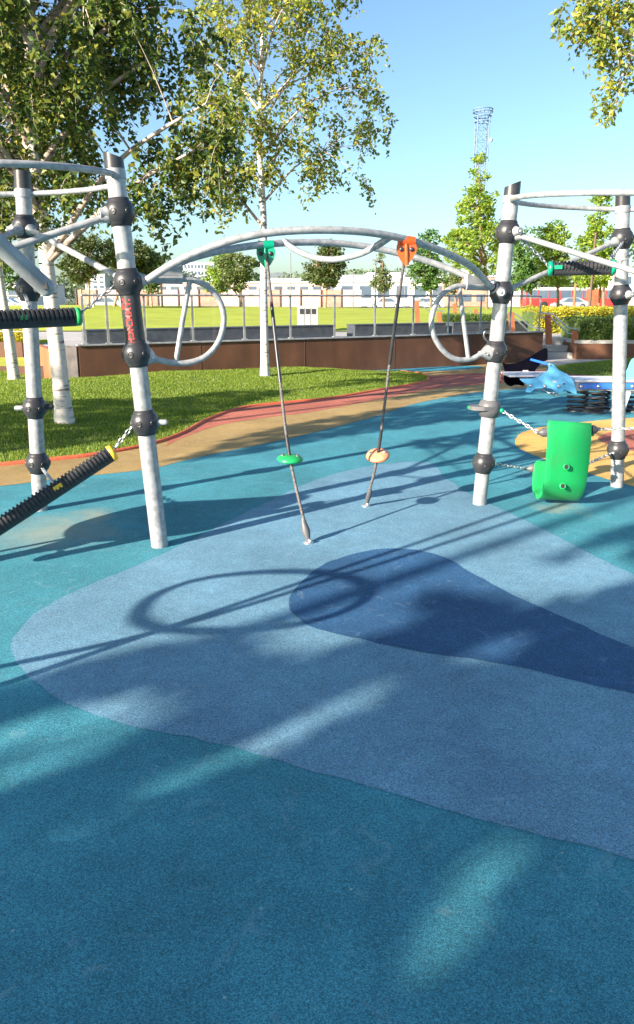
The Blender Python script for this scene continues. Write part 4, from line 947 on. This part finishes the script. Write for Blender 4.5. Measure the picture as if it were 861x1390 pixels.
# off-frame birches behind the camera's left shoulder: they shade the foreground
def inpoly(x, y, poly):
    c = False; n = len(poly)
    for i in range(n):
        x1, y1 = poly[i]; x2, y2 = poly[(i + 1) % n]
        if (y1 > y) != (y2 > y) and x < (x2 - x1) * (y - y1) / (y2 - y1) + x1: c = not c
    return c
shade_px = [[(-60, 960), (60, 925), (200, 880), (360, 868), (470, 845), (560, 815), (640, 790), (740, 760), (861, 715), (1000, 690), (1000, 1500), (-200, 1500), (-200, 1040), (120, 1000), (330, 940), (500, 900), (420, 905), (240, 945), (60, 975)]]
lit_px = [[(-100, 1000), (40, 965), (200, 925), (280, 950), (120, 1045), (-60, 1105)], [(60, 1120), (220, 1045), (360, 985), (520, 905), (590, 925), (440, 1000), (300, 1065), (140, 1130)],
          [(570, 1340), (590, 1200), (650, 1120), (720, 1085), (790, 1090), (740, 1160), (690, 1230), (650, 1340)], [(420, 1340), (460, 1250), (560, 1290), (540, 1340)], [(600, 800), (760, 755), (861, 725), (900, 780), (720, 835)], [(380, 845), (560, 805), (620, 830), (480, 885), (360, 895)], [(600, 885), (700, 850), (780, 860), (660, 915)]]
shade2_px = [[(-200, 580), (0, 566), (130, 555), (250, 545), (330, 536), (420, 533), (360, 546), (290, 562), (240, 586), (130, 606), (0, 616), (-200, 640)], [(330, 590), (430, 572), (520, 556), (610, 545), (720, 540), (861, 545), (861, 562), (740, 562), (600, 572), (480, 590), (360, 612), (240, 628)], [(560, 600), (640, 588), (700, 582), (700, 590), (600, 612)]]
def shade_points(polys, lits, n, step_x=(-250, 1050), step_y=(560, 1480)):
    out = []
    while len(out) < n:
        x = rng.uniform(*step_x); y = rng.uniform(*step_y)
        g0 = G(x, y)
        if rng.random() > min(1, (g0.y / 7) ** 3 * 6 / 6 + .04): continue
        if any(inpoly(x, y, p) for p in polys) and not any(inpoly(x, y, p) for p in lits): out.append(g0)
    return out
def shade_tree(label, pts, hlo, hhi, leaf, mleaf, split):
    pts = np.array([p[:] for p in pts]); h = rng.uniform(hlo, hhi, len(pts)); sd = np.array(SD[:])
    c = pts - sd * (h * SL)[:, None]; c[:, 2] = h
    return c
def near_shade():
    xs = []; 
    pts = []
    # sample the ground evenly in world space, then test in picture space
    for _ in range(110000):
        X = rng.uniform(-2.5, 4.8); Y = rng.uniform(-1., 5.6); g0 = Vector((X, Y, 0))
        if Y < .5: 
            pts.append(g0); continue
        px, py = proj(g0)
        if inpoly(px, py, shade_px[0]) and not any(inpoly(px, py, p) for p in lit_px): pts.append(g0)
        elif py > 1500 and rng.random() < .8: pts.append(g0)
    return pts
ns = near_shade(); rng.shuffle(ns)
ns = np.array([tuple(p) for p in ns])
NL = 38000
ns = ns[:NL]; h = rng.uniform(3.2, 5.8, len(ns)); c = ns - np.array(SD[:]) * (h * SL)[:, None]; c[:, 2] = h
c = c[np.array([p[1] < .05 or not (-80 < proj(p)[0] < 940 and -80 < proj(p)[1] < 1470) for p in c])]
# break into crowns by nearest trunk
tb_ = [Vector((-6.5, -8.2, 0)), Vector((-9.6, -8.8, 0)), Vector((-11.0, -5.6, 0)), Vector((-7.4, -4.6, 0))]
own = np.argmin(np.stack([(c[:, 0] - t.x) ** 2 + (c[:, 1] - t.y) ** 2 for t in tb_], 1), 1)
for k, (t0, lab) in enumerate(zip(tb_, ('nearest birch behind the camera to the left', 'middle birch behind the camera to the left', 'farthest birch behind the camera to the left', 'birch left of the camera whose shade reaches the blue surface'))):
    cc = c[own == k]
    if len(cc) < 20: continue
    t = thing('birch_tree', lab, 'tree', t0, 'birches outside the left of the view')
    s1 = MB(); s1.tube([t0, t0 + Vector((.05, 0, 3)), t0 + Vector((0, .1, 8))], [.14, .11, .04], 10); s1.build('trunk', M['birch'], t)
    s1 = MB()
    for j in rng.choice(len(cc), 22): s1.tube([t0 + Vector((.03, .05, max(2.5, cc[j][2] - 1.5))), Vector(cc[j])], [.03, .008], 5, cap=False)
    s1.build('limbs', M['birchlimb'], t)
    v, f = leaves_np(cc, .105, .5, .85); np_mesh('crown', v, f, M['lf_birch_shaded'], t)

# shade over the far rubber from trees on the left
pts = []
for _ in range(70000):
    x = rng.uniform(-200, 880); y = rng.uniform(522, 640)
    if any(inpoly(x, y, p) for p in shade2_px): pts.append(G(x, y)[:])
pts = np.array(pts); A_ = pts[:, 1] ** 3; keep = rng.random(len(pts)) < A_ / A_.max(); pts = pts[keep][:6000]
h = rng.uniform(2.8, 5.2, len(pts)); c = pts - np.array(SD[:]) * (h * SL)[:, None]; c[:, 2] = h
okk = np.array([not (-80 < proj(p)[0] < 940 and -80 < proj(p)[1] < 1470 and p[1] > 0) for p in c]); c = c[okk]
t0 = Vector((float(np.median(c[:, 0])), float(np.median(c[:, 1])), 0))
t = thing('birch_tree', 'birch outside the left edge level with the left tower', 'tree', t0, 'birches outside the left of the view')
s1 = MB(); s1.tube([t0, t0 + Vector((.05, 0, 2)), t0 + Vector((0, .1, 5.2))], [.12, .09, .03], 10); s1.build('trunk', M['birch'], t)
v, f = leaves_np(c, .13, .5, .8); np_mesh('crown', v, f, M['lf_birch_shaded'], t)

# ------------------------------------------------------------------ vehicles
def car(label, px, Y, L, m, flip=1):
    c = Vector(((px - CX) / F * Y, Y, .3)); t = thing('parked_car', label, 'car', c, 'cars parked along the far road')
    pr = [(-.5, .25), (-.5, .55), (-.47, .68), (-.32, .78), (-.20, 1.12), (-.10, 1.4), (.18, 1.43), (.34, 1.15), (.44, .95), (.5, .85), (.5, .3)]
    s1 = MB(); s1.prism([c + Vector((x * L * flip, -.0, z)) for x, z in pr], (0, 1.65, 0)); s1.build('body', m, t, .05)
    s1 = MB(); s1.prism([c + Vector((x * L * flip, -.83, z)) for x, z in ((-.24, .88), (-.10, 1.33), (.16, 1.35), (.30, 1.0), (.30, .88))], (0, .03, 0)); s1.build('window', M['glass_dark'], t)
    for x in (-.32, .32):
        for y in (-.75, .75):
            s1 = MB(); s1.lathe(c + Vector((x * L, y, .32)), (0, 1, 0), [(-.11, .2), (-.11, .32), (.11, .32), (.11, .2)], 16); w = s1.build('wheel', M['tyre'], t)
            s1 = MB(); s1.lathe(c + Vector((x * L, y - .115, .32)), (0, -1, 0), [(0, .19), (.01, .17)], 12); s1.build('rim', M['steel'], w)
    for x in (-.49, .49):
        s1 = MB(); s1.box(c + Vector((x * L * flip, -.72, .7)), (.12, .2, .14)); s1.build('headlight' if x < 0 else 'tail_light', M['white'] if x < 0 else M['busred'], t)
car('silver hatchback parked in front of the red bus', 764, 96, 4.4, M['carsilver'])
car('white car beyond the lawn, seen between the two ropes', 520, 97, 4.3, M['carwhite'])
car('white car beyond the lawn at the right of the orange-clamped rope', 575, 97, 4.3, M['carwhite'], -1)
car('silver car beyond the lawn left of the lettered post', 152, 95, 4.3, M['carsilver'])
car('white car at the left edge behind the birches', 20, 96, 4.4, M['carwhite'], -1)
Yb = 104; bl, br_ = (703 - CX) / F * Yb, (822 - CX) / F * Yb
bus = thing('city_bus', 'red city bus with a dark window band on the far road', 'bus', ((bl + br_) / 2, Yb, .3)); bm_ = (bl + br_) / 2
s1 = MB(); s1.box((bm_, Yb, 1.08), (br_ - bl, 2.5, 1.05)); s1.build('body', M['busred'], bus, .05)
s1 = MB(); s1.box((bm_, Yb, 2.85), (br_ - bl, 2.5, .35)); s1.build('roof', M['white'], bus, .05)
s1 = MB(); s1.box((bm_, Yb, 2.14), (br_ - bl - .1, 2.4, 1.08)); s1.build('window', M['glass_dark'], bus)
s1 = MB()
for k in range(9): s1.box((bl + .05 + (br_ - bl - .1) * k / 8, Yb - 1.21, 2.14), (.12, .05, 1.08))
s1.build('window_pillar', M['busred'], bus)
for x in (.2, .75):
    s1 = MB(); s1.lathe((bl + (br_ - bl) * x, Yb - 1.15, .78), (0, 1, 0), [(-.15, .3), (-.15, .48), (.1, .48), (.1, .3)], 16); s1.build('wheel', M['tyre'], bus)
s1 = MB(); s1.box((br_ - 3.3, Yb - 1.3, 1.75), (1.9, .03, 2.2)); s1.build('door', M['corten_o'], bus)

# ------------------------------------------------------------------ buildings and far things
def building(label, x0, x1, ytop, Y, m, rows=0, cols_=0, depth=20, zb_=.3, wm='glass_dark', name='building', roof=True):
    a, b = (x0 - CX) / F * Y, (x1 - CX) / F * Y; zt_ = P(0, ytop, Y).z; t = thing(name, label, 'building', ((a + b) / 2, Y, zb_))
    s1 = MB(); s1.box(((a + b) / 2, Y + depth / 2, (zb_ + zt_) / 2), (b - a, depth, zt_ - zb_)); s1.build('wall', m, t)
    if roof:
        s1 = MB(); s1.box(((a + b) / 2, Y + depth / 2, zt_ + .02 * Y / 20), (b - a + .4, depth + .4, .04 * Y / 20)); s1.build('roof', M['office'], t)
    for r in range(rows):
        for c_ in range(cols_):
            cx_ = a + (b - a) * (c_ + .5) / cols_; cz = zb_ + (zt_ - zb_) * (r + .6) / rows
            s1 = MB(); s1.box((cx_, Y - .0, cz), ((b - a) / cols_ * .62, .12, (zt_ - zb_) / rows * .5)); s1.build('window', M[wm], t)
    return t
building('pale grey-blue office block with window rows above the left loop', 243, 296, 358, 260, M['office'], 6, 12, 40)
building('white apartment slab left of the lettered post', 126, 152, 374, 200, M['white'], 6, 3, 20)
building('low white hall behind the white cars', 458, 602, 383, 130, M['white'], 1, 6, 20)
building('tall white box building behind the thin conical tree', 498, 546, 372, 150, M['white'], 1, 2, 20)
building('low brick-pink building left of the red bus', 602, 690, 376, 125, M['brick'], 2, 5, 15)
building('white shed touching the left end of the red bus', 664, 704, 384, 118, M['white'], 0, 0, 6)
building('long pinkish building behind the hoarding', 218, 456, 384, 150, M['pink'], 1, 14, 15)
building('grey-white low building at the left edge behind the birches', -60, 60, 386, 130, M['white'], 1, 6, 15)
building('pale building at the right edge above the hedge', 828, 900, 372, 150, M['white'], 2, 4, 15)
# hoarding / fence along the road
hb = thing('hoarding', 'long pale pink site hoarding with brown posts beyond the far lawn', 'fence', (-12, 88, .3))
for k in range(14):
    xa_ = -36 + k * 3.05; s1 = MB(); s1.box((xa_ + 1.5, 113.5, 1.6), (2.95, .08, 2.5)); s1.build('fence_panel', M['pink'] if k % 3 else M['brick'], hb)
    s1 = MB(); s1.box((xa_, 113.4, 1.7), (.16, .16, 2.8)); s1.build('fence_post', M['brownpost'], hb)
# far-off tree line behind the buildings
n = 26000; x = rng.uniform(-95, 120, n); y = rng.uniform(205, 240, n)
hh = np.array([4.5 + 4.5 * mnoise.noise(Vector((a * .03, 3, 0))) + 3.2 * mnoise.noise(Vector((a * .13, 7, 0))) + 1.2 * mnoise.noise(Vector((a * .5, b * .2, 0))) for a, b in zip(x, y)]) + 4.0
z = np.maximum(.5, hh * rng.uniform(0, 1, n) ** .45)
v, f = leaves_np(np.stack([x, y, z], 1), 1.0, .1, .8); o = np_mesh('far_wood', v, f, M['lf_far']); struct(o, 'stuff', 'hazy line of far-off trees showing above the low buildings', 'wood')
for (px, Y, w_, h_, zz) in ((480, 129, 4, 1.3, 383), (560, 129, 6, .9, 383), (300, 149, 5, 1.4, 384), (380, 149, 8, 1.0, 384), (640, 124, 3, 1.2, 376)):
    q = P(px, zz, Y)
    s1 = MB(); s1.box((q.x, Y + 5, q.z + h_ / 2), (w_, 4, h_)); 
    host = {480: 'low white hall', 560: 'low white hall', 300: 'long pinkish', 380: 'long pinkish', 640: 'low brick-pink'}[px]
    par = [o_ for o_ in col.objects if str(o_.get('label', '')).startswith(host)][0]; s1.build('roof_unit', M['office'], par)
# timber stakes and low pale posts below the pines
for k, (px, Y, y0) in enumerate(((226, 43, 372), (212, 44, 382), (171, 43, 398), (135, 42, 398), (120, 42, 392))):
    q = Vector(((px - CX) / F * Y, Y, TZ)); zt_ = P(px, y0, Y).z; s1 = MB(); s1.tube([q, Vector((q.x, Y, zt_))], .06, 8)
    tag(s1.build('tree_stake', M['white'] if k in (2, 3) else M['barkpine']), ['pale timber stake standing alone right of the lettered post', 'thin timber stake under the small dark pine', 'short white stake beside the lettered post', 'short white stake under the broad pine', 'timber stake left of the broad pine trunk'][k], 'stake', 'tree stakes on the lawn')
# lamps and masts
def lamp(label, px, y0, Y, r=.05, head=True, m='lampgrey', box=None):
    q = Vector(((px - CX) / F * Y, Y, .4)); zt_ = P(px, y0, Y).z; t = thing('street_lamp', label, 'lamp post', q, 'lamp posts in the park')
    s1 = MB(); s1.tube([q, Vector((q.x, Y, zt_))], [r, r * .7], 8); s1.build('pole', M[m], t)
    s1 = MB()
    if head: s1.box((q.x, Y, zt_), (.5, .3, .12)); s1.box((q.x, Y, zt_ - .25), (.3, .3, .12))
    else: s1.lathe((q.x, Y, zt_), (0, 0, 1), [(0, r), (.05, r * 1.3), (.08, r * .6)], 8)
    s1.build('lamp_head', M[m], t)
lamp('slim bare lamp pole just right of the green-clamped rope', 396, 345, 42, .035, False)
lamp('lamp pole with twin heads seen between the two ropes', 507, 353, 60, .07)
lamp('small distant lamp pole near the white hall', 546, 359, 90, .06)
lamp('thick brown lamp pole behind the right hanging log', 791, 318, 36, .07, False, 'brownpost')
lamp('thin lamp pole behind the hoarding at left', 478, 372, 100, .08)
for k, (px, y0) in enumerate(((803, 380), (700, 392), (770, 385))):
    q = Vector(((px - CX) / F * 44, 44, TZ)); s1 = MB(); s1.tube([q, Vector((q.x, 44, P(px, y0, 44).z))], .07, 8)
    tag(s1.build('tree_stake', M['corten_o']), ['orange timber stake nearest the right rear post', 'orange stake right behind the right front post', 'orange stake in front of the silver hatchback'][k], 'stake', 'orange stakes behind the golden hedge')
# lattice mast
Yt = 200; tx = P(654, 190, Yt).x; mast = thing('lattice_mast', 'tall blue-grey lattice mast with a round platform on top', 'mast', (tx, Yt, 0))
ztop = P(654, 158, Yt).z; hw = 1.45; s1 = MB(); cr_ = [(-hw, -hw), (hw, -hw), (hw, hw), (-hw, hw)]
for x, y in cr_: s1.tube([(tx + x, Yt + y, 0), (tx + x, Yt + y, ztop)], .14, 5)
s1.build('leg', M['lattice'], mast)
s1 = MB(); nb = 16
for k in range(nb):
    z0_, z1_ = ztop * k / nb, ztop * (k + 1) / nb
    for i in range(4):
        a, b = cr_[i], cr_[(i + 1) % 4]; s1.tube([(tx + a[0], Yt + a[1], z0_), (tx + b[0], Yt + b[1], z1_)], .08, 4, cap=False); s1.tube([(tx + b[0], Yt + b[1], z0_), (tx + a[0], Yt + a[1], z1_)], .08, 4, cap=False); s1.tube([(tx + a[0], Yt + a[1], z1_), (tx + b[0], Yt + b[1], z1_)], .07, 4, cap=False)
s1.build('bracing', M['lattice'], mast)
s1 = MB()
for z_, r_ in ((ztop - 1.2, 1.9), (ztop, 2.1), (ztop + 1.0, 2.4), (ztop + 1.6, 2.4)): s1.tube([(tx + r_ * math.cos(2 * PI * k / 24), Yt + r_ * math.sin(2 * PI * k / 24), z_) for k in range(24)], .13, 5, True)
for k in range(12): w = 2 * PI * k / 12; s1.tube([(tx + 1.6 * math.cos(w), Yt + 1.6 * math.sin(w), ztop), (tx + 2.4 * math.cos(w), Yt + 2.4 * math.sin(w), ztop + 1.6)], .08, 4, cap=False)
s1.build('platform', M['lattice'], mast)
s1 = MB(); s1.lathe((tx + 1.9, Yt - 1.6, P(0, 192, Yt).z), (.4, -1, 0), [(0, .1), (.2, .5), (.3, .5), (.32, .1)], 14); s1.build('antenna_dish', M['white'], mast)

# distant wooded hills
hp = []
for k in range(80):
    x = -900 + 1800 * k / 79; hp.append((x, 600 + 30 * math.sin(k), 17 + 6 * math.sin(k * .35) + 3 * math.sin(k * 1.7)))
s1 = MB(); v = []
for x, y, z in hp: v += [(x, y, -1), (x, y + 60, z), (x, y + 220, z + 2), (x, y + 400, -1)]
s1.add(v, [(4 * k + j, 4 * k + 4 + j, 4 * k + 5 + j, 4 * k + 1 + j) for k in range(79) for j in range(3)], True)
struct(s1.build('hill', M['hill']))

# ------------------------------------------------------------------ light, sky, camera
wd = bpy.data.worlds.new('World'); scene.world = wd; wd.use_nodes = True; nt = wd.node_tree
sky = nt.nodes.new('ShaderNodeTexSky'); sky.sky_type = 'NISHITA'; sky.sun_disc = False; sky.sun_elevation = EL
sky.sun_rotation = math.atan2(-SD.x, -SD.y); sky.altitude = 0; sky.air_density = 1.0; sky.dust_density = 1.4; sky.ozone_density = 1.6
tint = nt.nodes.new('ShaderNodeMix'); tint.data_type = 'RGBA'; tint.blend_type = 'MULTIPLY'; tint.inputs[0].default_value = 1; tint.inputs[7].default_value = (.88, 1.04, 1.13, 1)
nt.links.new(sky.outputs[0], tint.inputs[6]); nt.links.new(tint.outputs[2], nt.nodes['Background'].inputs[0]); nt.nodes['Background'].inputs[1].default_value = .07
sl_ = bpy.data.lights.new('sun', 'SUN'); sl_.energy = 5.0; sl_.angle = math.radians(.53); sl_.color = (1, .88, .74)
so = bpy.data.objects.new('sun', sl_); col.objects.link(so)
so.rotation_euler = Vector((SD.x * math.cos(EL), SD.y * math.cos(EL), -math.sin(EL))).to_track_quat('-Z', 'Y').to_euler(); so.location = (-20, -18, 12)
cam = bpy.data.cameras.new('camera'); co = bpy.data.objects.new('camera', cam); col.objects.link(co); scene.camera = co
cam.sensor_fit = 'HORIZONTAL'; cam.sensor_width = 36; cam.lens = F / 861 * 36; cam.clip_end = 5000; cam.clip_start = .05
cam.shift_y = -(695 - CY) / 861
co.location = (0, 0, H); co.rotation_euler = (PI / 2 - PITCH, 0, 0)
scene.view_settings.view_transform = 'Standard'; scene.view_settings.look = 'None'; scene.view_settings.exposure = 1.72; scene.view_settings.gamma = 1
scene.render.engine = 'CYCLES'; scene.cycles.use_denoising = True; scene.cycles.max_bounces = 6; scene.cycles.transparent_max_bounces = 12
